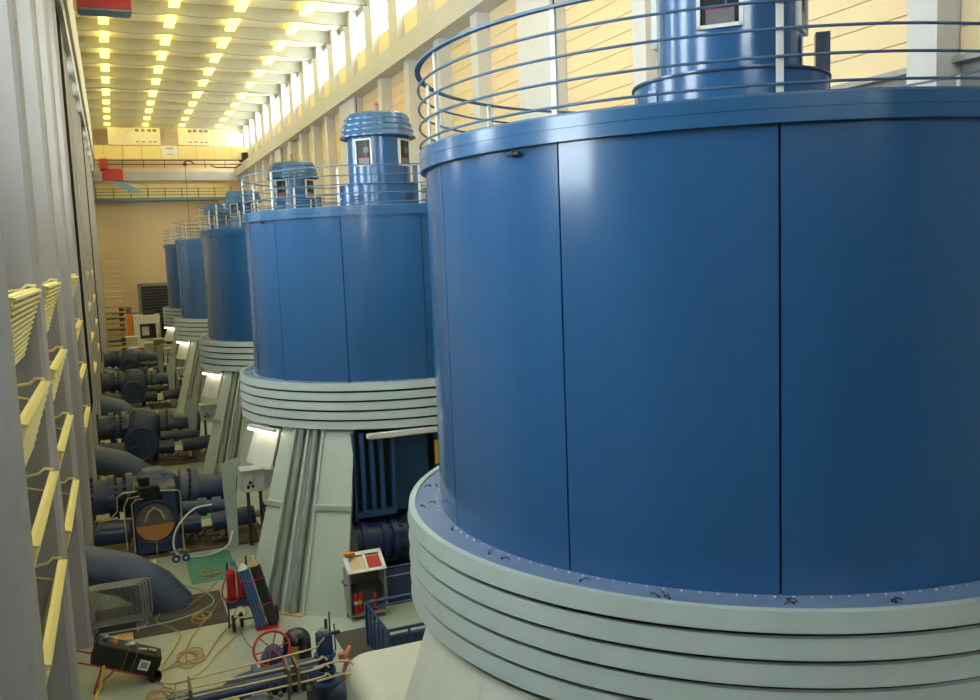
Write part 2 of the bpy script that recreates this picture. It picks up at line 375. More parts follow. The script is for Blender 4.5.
# ---- left wall luminaires
def luminaire(y, z, label, nsl, LL=4.0):
    t = thing('wall_lamp', label, 'lamp', (-1.07, y, z), 'yellow louvred lamps between the left columns')
    L = LL
    tilt = Matrix.Rotation(radians(18), 3, 'Y')
    b = MB().box(-.05, 0, -L, 0, -1.02, 0, tilt, (0, 0, 0)); part('back_plate', b, YLAMP, t)
    part('end_cap', MB().box(-.05, .06, -.03, 0, -1.02, 0, tilt, (0, 0, 0)), YLAMP, t)
    part('end_cap', MB().box(-.05, .06, -L, -L+.03, -1.02, 0, tilt, (0, 0, 0)), YLAMP, t)
    sm_ = MB().box(.0, .08, -L, 0, -.035, 0, tilt @ Matrix.Rotation(radians(-20), 3, 'Y'), (0, 0, 0)).mesh('louvre_slat', YLAMP)
    for k in range(nsl):
        d = tilt @ Vector((0, 0, -.02-.98*k/(nsl-1))); link('louvre_slat', sm_, t, tuple(d))
    part('lamp_tube', MB().cyl(tilt @ Vector((.03, -L+.06, -.28)), tilt @ Vector((.03, -.06, -.28)), .02, n=8).cyl(tilt @ Vector((.03, -L+.06, -.8)), tilt @ Vector((.03, -.06, -.8)), .02, n=8), TUBEOFF, t)
    part('bracket', MB().tube([(0, -.06, .03), (-.12, -.06, .05), (-.2, -.06, -.02), (-.75, -.06, -.07), (XL+1.07, -.06, -.07)], .028, 6).tube([(-.1, -.06, -.3), (-.75, -.06, -.1)], .02, 6), YLAMP, t)
rowsz = [('top row', 7.94), ('second row down', 6.54), ('third row down', 5.15), ('bottom row', 3.75)]
for bn, y in (('nearest bay', 15.05), ('second visible bay', 20.65), ('bay just before the dark slot', 31.3), ('bay just past the dark slot', 45.6), ('bay at the far dark slot', 56.5)):
    for rn, z in rowsz: luminaire(y, z, f'yellow tilted louvred wall lamp, {rn}, {bn}', 13 if z > 7 else 9)

# ================================================================== CRANES
cr = thing('bridge_crane', 'cream overhead bridge crane spanning the hall at the far end', 'crane', (0, 89.5, 0))
part('girder', MB().box(-.7, 12.7, 0, .9, 17.72, 18.95), YEL, cr)
for k in range(8): part('stiffener', MB().box(.1+1.6*k, .14+1.6*k, -.04, 0, 17.72, 18.95), mat('dull cream', (206, 186, 126), .6) if k == 0 else bpy.data.materials['dull cream'], cr)
part('nameplate', MB().box(5.1, 6.4, -.03, 0, 18.0, 18.95), WHITE, cr, 'pale plate with small dark lettering')
for r_ in range(3): part('lettering_line', MB().box(5.45, 6.1, -.036, -.03, 18.72-.09*r_-(0 if r_ < 2 else .4), 18.76-.09*r_-(0 if r_ < 2 else .4)), DARK, cr)
def cabinet(name, x0, x1, gr):
    c = part(name, MB().cbox(x0, x1, 0, .8, 19.0, 20.55, .03), mat('pale cream cabinet', (240, 228, 190), .5), cr)
    for gx in gr:
        for z in (19.25, 20.2):
            for j in range(3): part('vent_slot', MB().box(gx+.11*j, gx+.07+.11*j, -.012, 0, z, z+(.25 if z > 20 else .09)), DARK, c)
cabinet('electrical_cabinet', .55, 5.0, (2.9, 3.4, 3.95, 4.4)); cabinet('electrical_cabinet', 6.55, 9.4, (7.5, 7.95, 8.5, 8.95))
part('end_truck', MB().box(12.2, 12.7, -.8, 1.7, 17.65, 18.3), BLACK, cr)
for z in (17.62, 17.25): part('festoon_rail', MB().cyl((-.5, -.15, z), (12.1, -.15, z), .045, n=6), DARK, cr)
part('festoon_cable', MB().tube([(6.8, -.2, 17.25), (7.1, -.2, 17.55), (7.5, -.2, 17.55), (7.8, -.2, 17.25)], .06, 6), DARK, cr)
part('festoon_cable', MB().tube([(9.3, -.2, 17.15), (9.8, -.2, 16.95), (11.6, -.2, 16.95), (12.1, -.2, 17.25)], .06, 6), DARK, cr)
for k in range(6): part('hanger', MB().cyl((1.6+1.8*k, -.15, 16.9), (1.6+1.8*k, -.15, 17.62), .03, n=6), DARK, cr)
part('hook', MB().cyl((7.0, -.15, 9.5), (7.0, -.15, 17.2), .02, n=6).box(6.85, 7.15, -.25, -.05, 17.1, 17.4), DARK, cr)
cab = part('cab', MB().box(-.3, .35, -1.2, -.2, 16.6, 17.65).box(-.2, 1.55, -1.2, -.2, 15.75, 16.75), RED, cr, 'red crane cab')
part('cab_stair', MB().add([(.5, -1, 15.75), (1.1, -1, 15.75), (2.7, -1, 14.95), (2.7, -1, 14.55), (2.0, -1, 14.7), (.5, -.6, 15.75), (1.1, -.6, 15.75), (2.7, -.6, 14.95), (2.7, -.6, 14.55), (2.0, -.6, 14.7)], [(0, 1, 2, 3, 4), (9, 8, 7, 6, 5), (0, 5, 6, 1), (1, 6, 7, 2), (2, 7, 8, 3), (3, 8, 9, 4), (4, 9, 5, 0)]), LBLUE, cab)
cr2 = thing('bridge_crane', 'red and blue crane cab hanging at the upper left near the ceiling', 'crane', (0, 0, 0))
part('girder', MB().box(-.7, 12.7, 29.3, 30.5, 18.1, 19.5), YEL, cr2)
part('cab', MB().box(-.42, 1.32, 34.6, 35.5, 17.0, 19.6), RED, cr2)
part('cab_base', MB().box(-.36, 1.28, 34.56, 35.46, 16.95, 17.0), LBLUE, cr2)
part('cab_arm', MB().box(-.3, 1.2, 30.5, 34.6, 19.0, 19.3), RED, cr2)
for x in (-.7, 12.2): part('end_truck', MB().box(x, x+.5, 28.6, 31.2, 17.69, 18.3), DARK, cr2)

# ================================================================== GENERATORS
GX = 7.01
GY = [9.09, 24.38, 37.0, 52.09, 64.29]
GEN_LABEL = ['huge blue generator drum with pale ring filling the right foreground',
             'second blue generator drum with capped exciter tower, standing on pale green piers',
             'third blue generator drum, half hidden behind the second one',
             'fourth blue generator drum towards the far end wall',
             'farthest and smallest blue generator drum, by the shutter door']
A0 = -181.5
t_panel = []
def build_generator():
    t = thing('generator', GEN_LABEL[0], 'generator', (0, 0, 0), 'generators in a row down the hall')
    for k in range(12):
        a = A0+30*k; m_ = MB().crisp([(3.684, 5.2), (3.684, 9.2), (3.655, 9.2), (3.655, 5.2)], 10, a+.14, a+29.86, closed=True)
        part('casing_panel', m_, BLUE, t)
    part('inner_casing', MB().lathe([(3.64, 5.2), (3.64, 9.2)], 96, smooth=True), BLUE_SEAM, t)
    rim = MB()
    rim.crisp([(3.62, 9.18), (3.75, 9.18), (3.75, 9.288), (3.744, 9.290), (3.744, 9.294), (3.75, 9.296), (3.75, 9.40), (3.66, 9.40), (3.66, 9.33)], 144)
    part('top_rim', rim, BLUE_RIM, t)
    part('top_deck', MB().crisp([(3.7, 9.33), (.9, 9.33)], 72), BLUE_DECK, t)
    rl = thing_part = link('railing', MB().lathe([(3.72, 9.40), (3.74, 9.40), (3.74, 9.42), (3.72, 9.42)], 96, closed_prof=True).mesh('railing', RAIL_BLUE), t)
    for k, z in enumerate((9.485, 9.70, 9.915, 10.13)): part('rail', MB().tube(arcpts(0, 0, z, 3.735, 120), .014, 6, closed=True), RAIL_BLUE, rl)
    part('top_rail', MB().crisp([(3.70, 10.335), (3.765, 10.335), (3.765, 10.36), (3.70, 10.36)], 120, closed=True), RAIL_BLUE, rl)
    for k in range(12):
        a = radians(A0+30*k+ .0); c = Vector((3.71*cos(a), 3.71*sin(a), 0)); R_ = Matrix.Rotation(a, 3, 'Z')
        part('post', MB().box(3.69, 3.722, -.028, .028, 9.36, 10.34, R_, (0, 0, 0)), WHITE, rl)
    # exciter tower
    ex = part('exciter_housing', MB().lathe([(.845, 9.33), (.845, 11.45)], 64, smooth=True), BLUE, t)
    part('exciter_base', MB().crisp([(1.13, 9.33), (1.13, 10.1), (1.15, 10.1), (1.15, 10.12), (.84, 10.12)], 64), BLUE, ex)
    part('base_seam', MB().lathe([(1.152, 10.085), (1.157, 10.085), (1.157, 10.10), (1.152, 10.10)], 64, closed_prof=True), BLUE_SEAM, ex)
    cap = []
    for k in range(4):
        z = 11.42+.15*k; r0 = 1.04-.045*k; cap.append(MB().crisp([(.8, z+.02), (r0, z-.03), (r0, z+.01), (r0-.06, z+.13), (.8, z+.15)], 64))
    for c_ in cap: part('cap_ring', c_, BLUE_RIM, ex)
    part('cap_top', MB().lathe([(.78, 12.0), (.74, 12.04), (0.01, 12.07)], 48, smooth=True), BLUE_RIM, ex)
    part('beacon_pole', MB().cyl((0, 0, 12.05), (0, 0, 12.27), .06, n=10), GALV, ex)
    part('beacon', MB().sphere((0, 0, 12.33), .06, 10, 8), PINK, ex)
    for a in (-134, -51, 40, 130):
        R_ = Matrix.Rotation(radians(a), 3, 'Z'); f = MB()
        for (y0, y1, z0, z1) in ((-.25, -.21, 10.6, 11.32), (.21, .25, 10.6, 11.32), (-.25, .25, 10.6, 10.64), (-.25, .25, 11.28, 11.32)):
            f.box(.79, .872, y0, y1, z0, z1, R_, (0, 0, 0))
        wf_ = part('window_frame', f, WHITE, ex)
        wf_2 = MB().box(.76, .846, -.21, .21, 10.63, 11.27, R_, (0, 0, 0)); part('dark_interior', wf_2, BLACK, ex)
        sl_ = MB().box(.84, .86, -.15, .16, 10.64, 10.8, R_, (0, 0, 0)).box(.84, .856, .06, .08, 10.8, 11.26, R_, (0, 0, 0)).box(.84, .86, .0, .15, 10.95, 11.1, R_, (0, 0, 0))
        part('slip_ring', sl_, bpy.data.materials.get('slip ring grey') or mat('slip ring grey', (112, 110, 112), .4), ex); part('slip_ring_band', MB().box(.84, .862, -.15, .16, 10.8, 10.82, R_, (0, 0, 0)), REDP, ex)
    for a in (-141, -60, 40, 120):
        v = MB()
        for k in range(4): v.lathe([(1.128, 9.56+.07*k), (1.136, 9.56+.07*k), (1.136, 9.595+.07*k), (1.128, 9.595+.07*k)], 8, a-10, a+10, closed_prof=True)
        part('vent_louvre', v, BLACK, ex)
    for a, zt in ((-36, 10.62), (-176, 10.0)):
        R_ = Matrix.Rotation(radians(a), 3, 'Z'); j = part('junction_box', MB().box(.98, 1.14, -.08, .08, 9.33, zt, R_, (0, 0, 0)), NAVY if zt > 10.5 else BLUE, ex)
        for k in range(3): part('slot', MB().box(1.14, 1.146, -.05, .05, 9.55+.1*k, 9.58+.1*k, R_, (0, 0, 0)), WHITE, j)
    # drain tap under the rim
    R_ = Matrix.Rotation(radians(-159.3), 3, 'Z')
    part('drain_tap', MB().cyl(R_ @ Vector((3.68, 0, 9.13)), R_ @ Vector((3.74, 0, 9.13)), .022, n=8).cyl(R_ @ Vector((3.73, -.05, 9.125)), R_ @ Vector((3.73, .09, 9.125)), .02, n=8).sphere(R_ @ Vector((3.73, .0, 9.13)), .032, 8, 6), DARK, t)
    # collar ring: deck and five louvre bands
    col = part('collar', MB().lathe([(3.6, 5.2), (4.06, 5.2), (4.06, 5.18)], 144, smooth=False), BLUE_DECK, t, 'blue painted collar deck')
    for k in range(5):
        z1 = 5.215-.232*k; z0 = z1-.178; top = (k == 0)
        pr = [(4.075, z1), (4.10, z0+.003), (4.097, z0), (4.0, z0), (4.0, z1)]
        part('ring_band', MB().crisp(pr, 168, closed=True), MINT_RING, col)
    part('ring_core', MB().lathe([(4.02, 5.15), (4.02, 4.10), (3.0, 4.06)], 96, smooth=False), BLACK, col)  # black core paints the shadow in the gaps between bands
    bl = MB()
    for k in range(150):
        a = radians(2.4*k); bl.sphere((3.735*cos(a), 3.735*sin(a), 5.203), .012, 6, 4)
        if k % 2: bl.sphere((4.03*cos(a), 4.03*sin(a), 5.203), .009, 5, 4)
    part('bolt_heads', bl, WHITE, col, stuff=True)
    cl = MB(); rnd = random.Random(3)
    for k in range(24):
        for q in range(rnd.randint(1, 3)):
            a = radians(15*k+rnd.uniform(-3, 3)); r = rnd.uniform(3.79, 3.92); c = Vector((r*cos(a), r*sin(a), 5.21))
            a2 = rnd.uniform(0, 6.28); d = Vector((cos(a2), sin(a2), 0))*.045
            cl.tube([c-d, c-d*.3+Vector((0, 0, .02)), c+d*.5+Vector((0, 0, .012)), c+d], .006, 5).sphere(c+d, .014, 6, 4)
    part('deck_clips', cl, DARK, col, stuff=True)
    # pedestal piers (battered) every 90 degrees
    def P_(a, r, z): return Vector((r*cos(radians(a)), r*sin(radians(a)), z))
    ZT = 4.07
    def rad(z, off=0): return 5.45-1.47*z/ZT+off
    for c in (-138, -48, 30, 75):
        A = [c-11, c-4, c-4, c+7, c+7, c+18.5]; OFF = [0, 0, -.13, -.13, 0, 0]
        vs = []; 
        for z in (0, ZT):
            vs += [P_(a, rad(z, o), z) for a, o in zip(A, OFF)] + [P_(A[5]-3, rad(z)-.9, z), P_(A[0]+3, rad(z)-.9, z)]
        fs = [(i, (i+1) % 8, 8+(i+1) % 8, 8+i) for i in range(8)] + [tuple(range(7, -1, -1)), tuple(range(8, 16))]
        p = part('pedestal_pier', MB().add(vs, fs), MINT, t)
        for a, b in ((c-11.2, c-4.2), (c+7.2, c+18.7)):
            z = 2.28; n0 = P_(a, rad(z, .07), z); n1 = P_(b, rad(z, .07), z); i0 = P_(a, rad(z, -.05), z); i1 = P_(b, rad(z, -.05), z); h = Vector((0, 0, .12))
            fl = MB().add([n0, n1, i1, i0, n0+h, n1+h, i1+h, i0+h], [(0, 1, 2, 3), (4, 5, 6, 7), (0, 1, 5, 4), (1, 2, 6, 5), (2, 3, 7, 6), (3, 0, 4, 7)])
            part('pier_flange', fl, MINT, p)
        for a in (c-4.3, c+1.5, c+7.3):
            part('channel_rib', MB().cyl(P_(a, rad(0, -.0)+.02, 0), P_(a, rad(ZT, 0)+.02, ZT), .045, n=6), MINT, p)
        for a in (c-1.6, c+4.2):
            part('conduit_pipe', MB().cyl(P_(a, rad(.25, -.02), .25), P_(a, rad(ZT, -.02), ZT), .085, n=14), GALV, p)
            part('pipe_foot', MB().cyl(P_(a, rad(0, -.02), 0), P_(a, rad(.25, -.02), .25), .11, n=14), GALV, p)
        part('foot_plate', MB().box(-.45, .45, -.12, .12, 0, .03, Matrix.Rotation(radians(c+93), 3, 'Z'), (0, 0, 0)).mesh and MB().add([v+P_(c+1.5, 5.5, 0) for v in [Matrix.Rotation(radians(c+93), 3, 'Z') @ Vector(q) for q in ((-.6, -.06, 0), (.6, -.06, 0), (.6, .1, 0), (-.6, .1, 0), (-.6, -.06, .03), (.6, -.06, .03), (.6, .1, .03), (-.6, .1, .03))]], [(0, 1, 2, 3), (4, 5, 6, 7), (0, 1, 5, 4), (1, 2, 6, 5), (2, 3, 7, 6), (3, 0, 4, 7)]), WOOD, p)
    def batter_panel(a0, a1, zb, name='batter_panel'):
        n = 4; vs = []
        for z, o in ((zb, 0), (ZT-.06, 0), (ZT-.06, -.06), (zb, -.06)):
            vs += [P_(a0+(a1-a0)*i/n, rad(z, o), z) for i in range(n+1)]
        fs = [(q*5+i, q*5+i+1, ((q+1) % 4)*5+i+1, ((q+1) % 4)*5+i) for q in range(4) for i in range(n)] + [(0, 5, 10, 15), (4, 19, 14, 9)]
        return part(name, MB().add(vs, fs), CREAM, t, 'pale cream sloping panel')
    t_panel.append(batter_panel)
    batter_panel(-167, -150.5, 3.08)
    # turbine core, blue cabinets and grille in the openings
    core = part('turbine_core', MB().lathe([(2.5, 0), (2.5, 4.06)], 48, smooth=True), mat('dark navy core', (26, 48, 74), .5), t)  # core paint itself is dark navy
    for oc in (-92,):
        R_ = Matrix.Rotation(radians(oc), 3, 'Z')
        g_ = part('ventilation_grille', MB().box(-2.06, -2.0, -3.62, -3.42, 1.98, 4.0).box(-1.12, -1.04, -3.66, -3.42, 1.98, 4.0).box(-2.06, -1.04, -3.64, -3.42, 1.93, 2.08).box(-2.0, -1.12, -3.44, -3.40, 2.08, 4.0), STEELBLUE, t)
        for k in range(3): part('grille_bar', MB().box(-1.88+.235*k, -1.78+.235*k, -3.64, -3.5, 2.08, 4.0), STEELBLUE, g_)
        part('grille_back', MB().box(-2.0, -1.12, -3.46, -3.445, 2.08, 4.0), BLACK, g_)
        part('cabinet_panel', MB().box(-1.04, -.1, -3.4, -3.1, 1.95, 4.0), mat('deep teal blue panel', (20, 62, 98), .3), t)
        part('cabinet_panel', MB().box(.35, 1.2, -3.4, -3.1, 1.95, 4.0), bpy.data.materials['deep teal blue panel'], t)
        part('cabinet_post', MB().box(.1, .22, -3.35, -3.2, 0, 4.0), STEELBLUE, t)
    ip = part('inlet_pipe', MB().cyl((-2.1, -3.3, 1.25), (-.4, -3.3, 1.25), .5, n=28), NAVY, t)
    for x in (-1.95, -1.45, -1.2, -.6): part('flange', MB().cyl((x, -3.3, 1.25), (x+.13, -3.3, 1.25), .58, n=28), NAVY, ip)
    bt = MB()
    for x in (-1.3, -1.02):
        for k in range(16): a = 2*pi*k/16; bt.cyl((x, -3.3+.52*cos(a), 1.25+.52*sin(a)), (x+.09, -3.3+.52*cos(a), 1.25+.52*sin(a)), .03, n=6)
    part('flange_bolts', bt, BLACK, ip, stuff=True)
    part('spiral_casing', MB().tube(arcpts(-.6, -2.5, 1.7, .95, 14, 0, 180), .28, 12), BLACK, t)
    return t
gen = build_generator(); index_kids()
gens = [gen]
for k in range(1, 5): g2 = copy_tree(gen); gens.append(g2)
for g_, y, l in zip(gens, GY, GEN_LABEL): g_.location = (GX, y, 0); g_['label'] = l
t_panel[0](-186, -165, 0.3)
# fluorescent battens under the collars
for k in range(1, 5):
    y = GY[k]
    t = thing('batten_lamp', ['', 'long white batten lamp under the second drum collar by the grille', 'long white batten lamp under the third drum collar', 'long white batten lamp under the fourth drum collar', 'long white batten lamp under the farthest drum collar'][k], 'lamp', (GX-1.8, y-4.05, 3.95), 'batten lamps facing the camera')
    part('lamp_body', MB().box(0, 1.9, -.06, .06, 0, .1), WHITE, t); part('tube', MB().cyl((.05, 0, -.02), (1.85, 0, -.02), .02, n=8), TUBEOFF, t)
    t = thing('batten_lamp', ['', 'bright lamp strip over the left pier of the second drum', 'bright lamp strip over the left pier of the third drum', 'bright lamp strip over the left pier of the fourth drum', 'bright lamp strip over the left pier of the farthest drum'][k], 'lamp', (GX-4.03, y-.95, 3.97), 'lamp strips lighting the left piers')
    part('lamp_body', MB().box(-.05, .05, -.62, .62, 0, .08, Matrix.Rotation(radians(22), 3, 'Z'), (0, 0, 0)).add([], []), WHITE, t); part('tube', MB().cyl(Matrix.Rotation(radians(22), 3, 'Z') @ Vector((-.03, -.6, -.03)), Matrix.Rotation(radians(22), 3, 'Z') @ Vector((-.03, .6, -.03)), .035, n=8), TUBEW, t); t.location.y -= .6; t.location.x += .18

# ================================================================== VALVE GROUPS
def bolts_x(x, y, z, r, n=20, l=.1, rb=.045):
    b = MB()
    for k in range(n): a = 2*pi*k/n; b.cyl((x, y+r*cos(a), z+r*sin(a)), (x+l, y+r*cos(a), z+r*sin(a)), rb, n=6)
    return b
VLAB = ['dark navy turbine inlet valve with tan half disc beside the second drum',
        'dark navy inlet valve with spoked round cover beside the third drum',
        'dark navy inlet valve group beside the fourth drum',
        'farthest dark navy inlet valve group beside the clutter at the end']
def build_valve():
    t = thing('inlet_valve', VLAB[1], 'valve', (0, 0, 0), 'inlet valves along the left of the drums')
    y = 0
    p = part('inlet_pipe', MB().cyl((-2.1, y, 1.55), (.2, y, 1.55), .5, n=24), NAVY_GREY, t)
    for x in (-1.25, -.62, -.12): part('flange', MB().cyl((x, y, 1.5), (x+.18, y, 1.5), .66, n=24), NAVY, p)
    part('flange_bolts', bolts_x(-1.1, y, 1.5, .6).cyl((0, 0, 1.5), (.01, 0, 1.5), .02).add(*_bx(-.46, y)).add(*_bx(-.22, y)), BLACK, p, stuff=True)
    b = part('valve_body', MB().sphere((.65, y, 1.35), .9, 20, 14, (.95, .8, .95)).cbox(.0, 1.3, -.45, .6, .3, 2.0, .2), NAVY_GREY, t)
    part('top_cover', MB().cbox(.25, 1.05, -.35, .45, 1.9, 2.2, .12), NAVY_GREY, b)
    for x in (.1, .95): part('support_foot', MB().box(x, x+.25, -.5, .5, 0, .6), NAVY, b)
    o = part('outlet_pipe', MB().cyl((1.3, y, 1.45), (2.75, y, 1.3), .5, .46, n=24), NAVY, t)
    for x in (1.32, 1.62): part('flange', MB().cyl((x, y, 1.45), (x+.22, y, 1.43), .66, n=24), NAVY_GREY, o)
    part('flange_bolts', bolts_x(1.54, y, 1.45, .6, 18, .1), BLACK, o, stuff=True)
    part('end_plate', MB().cyl((2.75, y, 1.3), (2.9, y, 1.28), .72, n=24), NAVY, o)
    l = part('bypass_pipe', MB().cyl((-1.9, -1, .8), (-.1, -1, .72), .34, n=20).cyl((1.2, -1, .7), (1.8, -1, .68), .3, n=20).cyl((-.1, -1, .72), (1.2, -1, .7), .22, n=16), NAVY, t)
    part('flange', MB().cyl((-.95, -1, .78), (-.82, -1, .78), .38, n=20), NAVY, l); part('flange', MB().cyl((1.62, -1, .69), (1.72, -1, .69), .36, n=20), NAVY, l)
    m_ = part('upper_bypass', MB().cyl((1.3, -.9, 1.15), (2.8, -.9, 1.02), .19, n=16).cyl((1.75, -.9, 1.1), (2.0, -.9, 1.09), .27, n=16).cyl((2.15, -.9, 1.08), (2.4, -.9, 1.06), .27, n=16), NAVY_GREY, t)
    s = part('servo_cylinder', MB().cyl((2.1, -1.3, .72), (3.3, -1.3, .78), .27, n=20), NAVY, t)
    part('piston_rod', MB().cyl((3.3, -1.3, .78), (3.75, -1.3, .8), .12, n=12), STEEL, s); part('clevis', MB().cyl((3.6, -1.35, .6), (3.72, -1.35, .6), .5, n=20), NAVY, s)
    part('clevis_bolts', bolts_x(3.54, -1.35, .6, .42, 14, .08), BLACK, s, stuff=True)
    cl = MB(); rnd = random.Random(5)
    for k in range(26):
        x = rnd.uniform(1.1, 3.4); yy = rnd.uniform(-1.5, -.4); z = rnd.uniform(.05, .45)
        cl.cyl((x, yy, 0), (x, yy, z), rnd.uniform(.015, .04), n=6)
        cl.cyl((x, yy, z), (x+rnd.uniform(.1, .5), yy, z), rnd.uniform(.015, .04), n=6)
    part('pipe_clutter', cl, BROWN, t, stuff=True)
    part('base_slab', MB().box(-1.0, 3.6, -1.6, .7, 0, .05), BROWN, t)
    return t
def _bx(x, y):
    b = bolts_x(x, y, 1.5, .6); return b.v, b.f, True
valve = build_valve()
disc = part('front_cover', MB().cyl((.55, -.5, 1.0), (.55, -1.35, 1.0), .64, n=32).cyl((.55, -1.35, 1.0), (.55, -1.4, 1.0), .16, n=16), NAVY, valve)
for k in range(6):
    a = radians(60*k+20); part('spoke', MB().tube([(.55+.12*cos(a), -1.37, 1+.12*sin(a)), (.55+.5*cos(a), -1.37, 1+.5*sin(a))], .035, 6), NAVY_GREY, disc)
part('pointer', MB().cyl((.55, -1.36, .2), (.55, -1.36, .5), .02, n=6).tube([(.55+.64*cos(2*pi*i/32), -1.35, 1+.64*sin(2*pi*i/32)) for i in range(32)], .035, 6, closed=True), NAVY_GREY, disc)
index_kids()
vals = [valve] + [copy_tree(valve) for _ in range(2)]
for v, y, l in zip(vals, (39.9, 55.2, 68.6), VLAB[1:]): v.location = (0, y, 0); v['label'] = l
# the near one: square faced housing and copper tubing
v2 = build_valve(); v2.location = (0, 27.9, 0); v2['label'] = VLAB[0]
h = part('front_housing', MB().cbox(.0, 1.2, -1.45, -.4, .12, 1.95, .06), NAVY, v2)
part('dial_ring', MB().tube([(.55+.6*cos(2*pi*i/32), -1.48, 1.0+.6*sin(2*pi*i/32)) for i in range(32)], .05, 6, closed=True), NAVY, h)
part('dial_glass', MB().cyl((.55, -1.44, 1.0), (.55, -1.48, 1.0), .52, n=32), mat('mirror dark glass', (110, 104, 90), .2), h)
sv = [(.55, -1.48, .92)] + [(.55+.52*cos(radians(180+8+164*i/16)), -1.48, 1.0+.52*sin(radians(180+8+164*i/16))) for i in range(17)]
part('half_disc', MB().add(sv+[(x, -1.51, z) for x, _, z in sv], [tuple(range(18)), tuple(range(35, 17, -1))]+[(i, (i+1) % 18, 18+(i+1) % 18, 18+i) for i in range(18)]), COPPER, h, 'tan half disc')
part('dial_spokes', MB().tube([(.3, -1.50, 1.05), (.4, -1.50, 1.3), (.55, -1.50, 1.42), (.72, -1.50, 1.3), (.82, -1.50, 1.05)], .03, 6), BRASS, h)
part('top_manifold', MB().cbox(.1, .75, -1.5, -1.1, 1.75, 2.05, .04).cyl((.3, -1.5, 1.85), (.3, -1.65, 1.85), .09, n=12).cyl((.55, -1.5, 1.8), (.55, -1.65, 1.8), .07, n=12).sphere((.75, -1.4, 1.7), .09).cbox(.2, .5, -1.4, -1.15, 2.05, 2.3, .03), BLACK, h)
for pts in ([(-1.0, -1.5, 1.25), (-.55, -1.5, 1.3), (-.4, -1.5, 1.45), (-.38, -1.5, 1.85), (-.2, -1.5, 1.95), (.15, -1.5, 1.95)],
            [(-.02, -1.52, .05), (-.02, -1.52, 1.6), (.1, -1.52, 1.72), (.3, -1.52, 1.72)],
            [(-.22, -1.5, .3), (-.22, -1.5, 1.55), (-.1, -1.5, 1.78), (.2, -1.5, 1.8)],
            [(.75, -1.5, 1.88), (1.22, -1.5, 1.84), (1.27, -1.5, 1.78), (1.27, -1.5, .1)],
            [(-.95, -1.45, 1.0), (-.85, -1.45, 1.2), (-.4, -1.4, 1.25)], [(0.55, -1.5, .05), (.55, -1.5, .45)]):
    part('copper_tube', MB().tube(pts, .022, 6), BRASS, h)

# penstock elbows
ELAB = ['large grey navy penstock elbow dropping into the floor behind the barriers', 'grey navy penstock elbow in front of the third valve', 'small penstock elbow in front of the fourth valve', 'farthest penstock elbow against the left wall']
for k, (y, l) in enumerate(zip((22.4, 35.6, 49.6, 62.5), ELAB)):
    t = thing('penstock_elbow', l, 'pipe', (0, y, 0), 'penstock elbows along the left wall')
    dz = 0 if k == 0 else -.1
    part('pipe', MB().tube([(-2.25, .3, 1.35+dz), (-1.1, .2, 1.18+dz), (-.25, .1, .9+dz), (.35, 0, .45+dz), (.75, 0, -.1)], [.52]*5, 24, caps=False), NAVY_GREY, t)
    part('floor_collar', MB().lathe([(.5, 0), (.62, 0), (.62, .03), (.5, .03)], 24, cx=.7, cy=0, closed_prof=True), PIT, t)

single('pit_cover', MB().box(-1.02, 1.85, 20.7, 22.85, 0, .012), PIT, 'dark brown rubber covering on the floor around the near penstock elbow', 'mat')
single('floor_mat', MB().box(1.25, 2.45, 23.6, 26.0, 0, .01), GREEN_MAT, 'green floor covering behind the gas cylinder carts', 'mat')
single('floor_mat', MB().box(1.0, 2.6, 29.6, 33.0, 0, .01), GREEN_MAT, 'green floor covering behind the valve with the tan half disc', 'mat')
single('floor_mat', MB().box(1.4, 2.9, 42.5, 46.0, 0, .01), GREEN_MAT, 'green floor covering behind the third drum valve', 'mat')
single('floor_hatch', MB().box(3.85, 4.6, 16.9, 18.9, 0, .012), PIT, 'brown floor plate beside the blue wire basket', 'hatch')

# control boxes on stands
for k, (x, y, l) in enumerate(((2.95, 26.0, 'white slanted control box on a stand left of the second drum'), (2.95, 39.0, 'white slanted control box left of the third drum'), (2.95, 53.6, 'small white control box left of the fourth drum'), (2.95, 66.6, 'farthest white control box, left of the last drum'))):
    t = thing('control_box', l, 'control box', (x, y, 0), 'control boxes beside the valves')
    part('box', MB().box(0, .62, 0, .55, 1.6, 2.2).add([(.62, 0, 1.6), (.95, .1, 1.85), (.95, .1, 2.15), (.62, 0, 2.2), (.62, .55, 1.6), (.95, .5, 1.85), (.95, .5, 2.15), (.62, .55, 2.2)], [(0, 1, 2, 3), (7, 6, 5, 4), (0, 4, 5, 1), (1, 5, 6, 2), (2, 6, 7, 3), (0, 3, 7, 4)]), WHITE, t)
    part('hood', MB().box(-.03, .65, -.03, .58, 2.2, 2.24), WHITE, t)
    part('stand', MB().cyl((.15, .12, 0), (.15, .12, 1.6), .05, n=8).cyl((.5, .12, 0), (.5, .12, 1.6), .05, n=8), DARK, t)
    part('socket', MB().box(.12, .2, -.02, 0, 1.7, 1.8).box(.25, .33, -.02, 0, 1.72, 1.8).box(.18, .26, -.02, 0, 1.84, 1.9), BLACK, t)
    if k == 0:
        part('warning_label', MB().add([(.28, -.005, 1.98), (.38, -.005, 1.98), (.33, -.005, 2.06)], [(0, 1, 2)]).add([(.46, -.005, 2.0), (.56, -.005, 2.0), (.51, -.005, 2.08)], [(0, 1, 2)]), YELLOW, t)
    part('side_panel', MB().add([(-.55, .2, 2.45), (-.05, .2, 2.6), (-.15, .2, 1.9), (-.2, .2, 0), (-.45, .2, 0), (-.55, .26, 2.45), (-.05, .26, 2.6), (-.15, .26, 1.9), (-.2, .26, 0), (-.45, .26, 0)], [(0, 1, 2, 3, 4), (9, 8, 7, 6, 5), (0, 5, 6, 1), (1, 6, 7, 2), (2, 7, 8, 3), (3, 8, 9, 4), (4, 9, 5, 0)]), MINT, t)

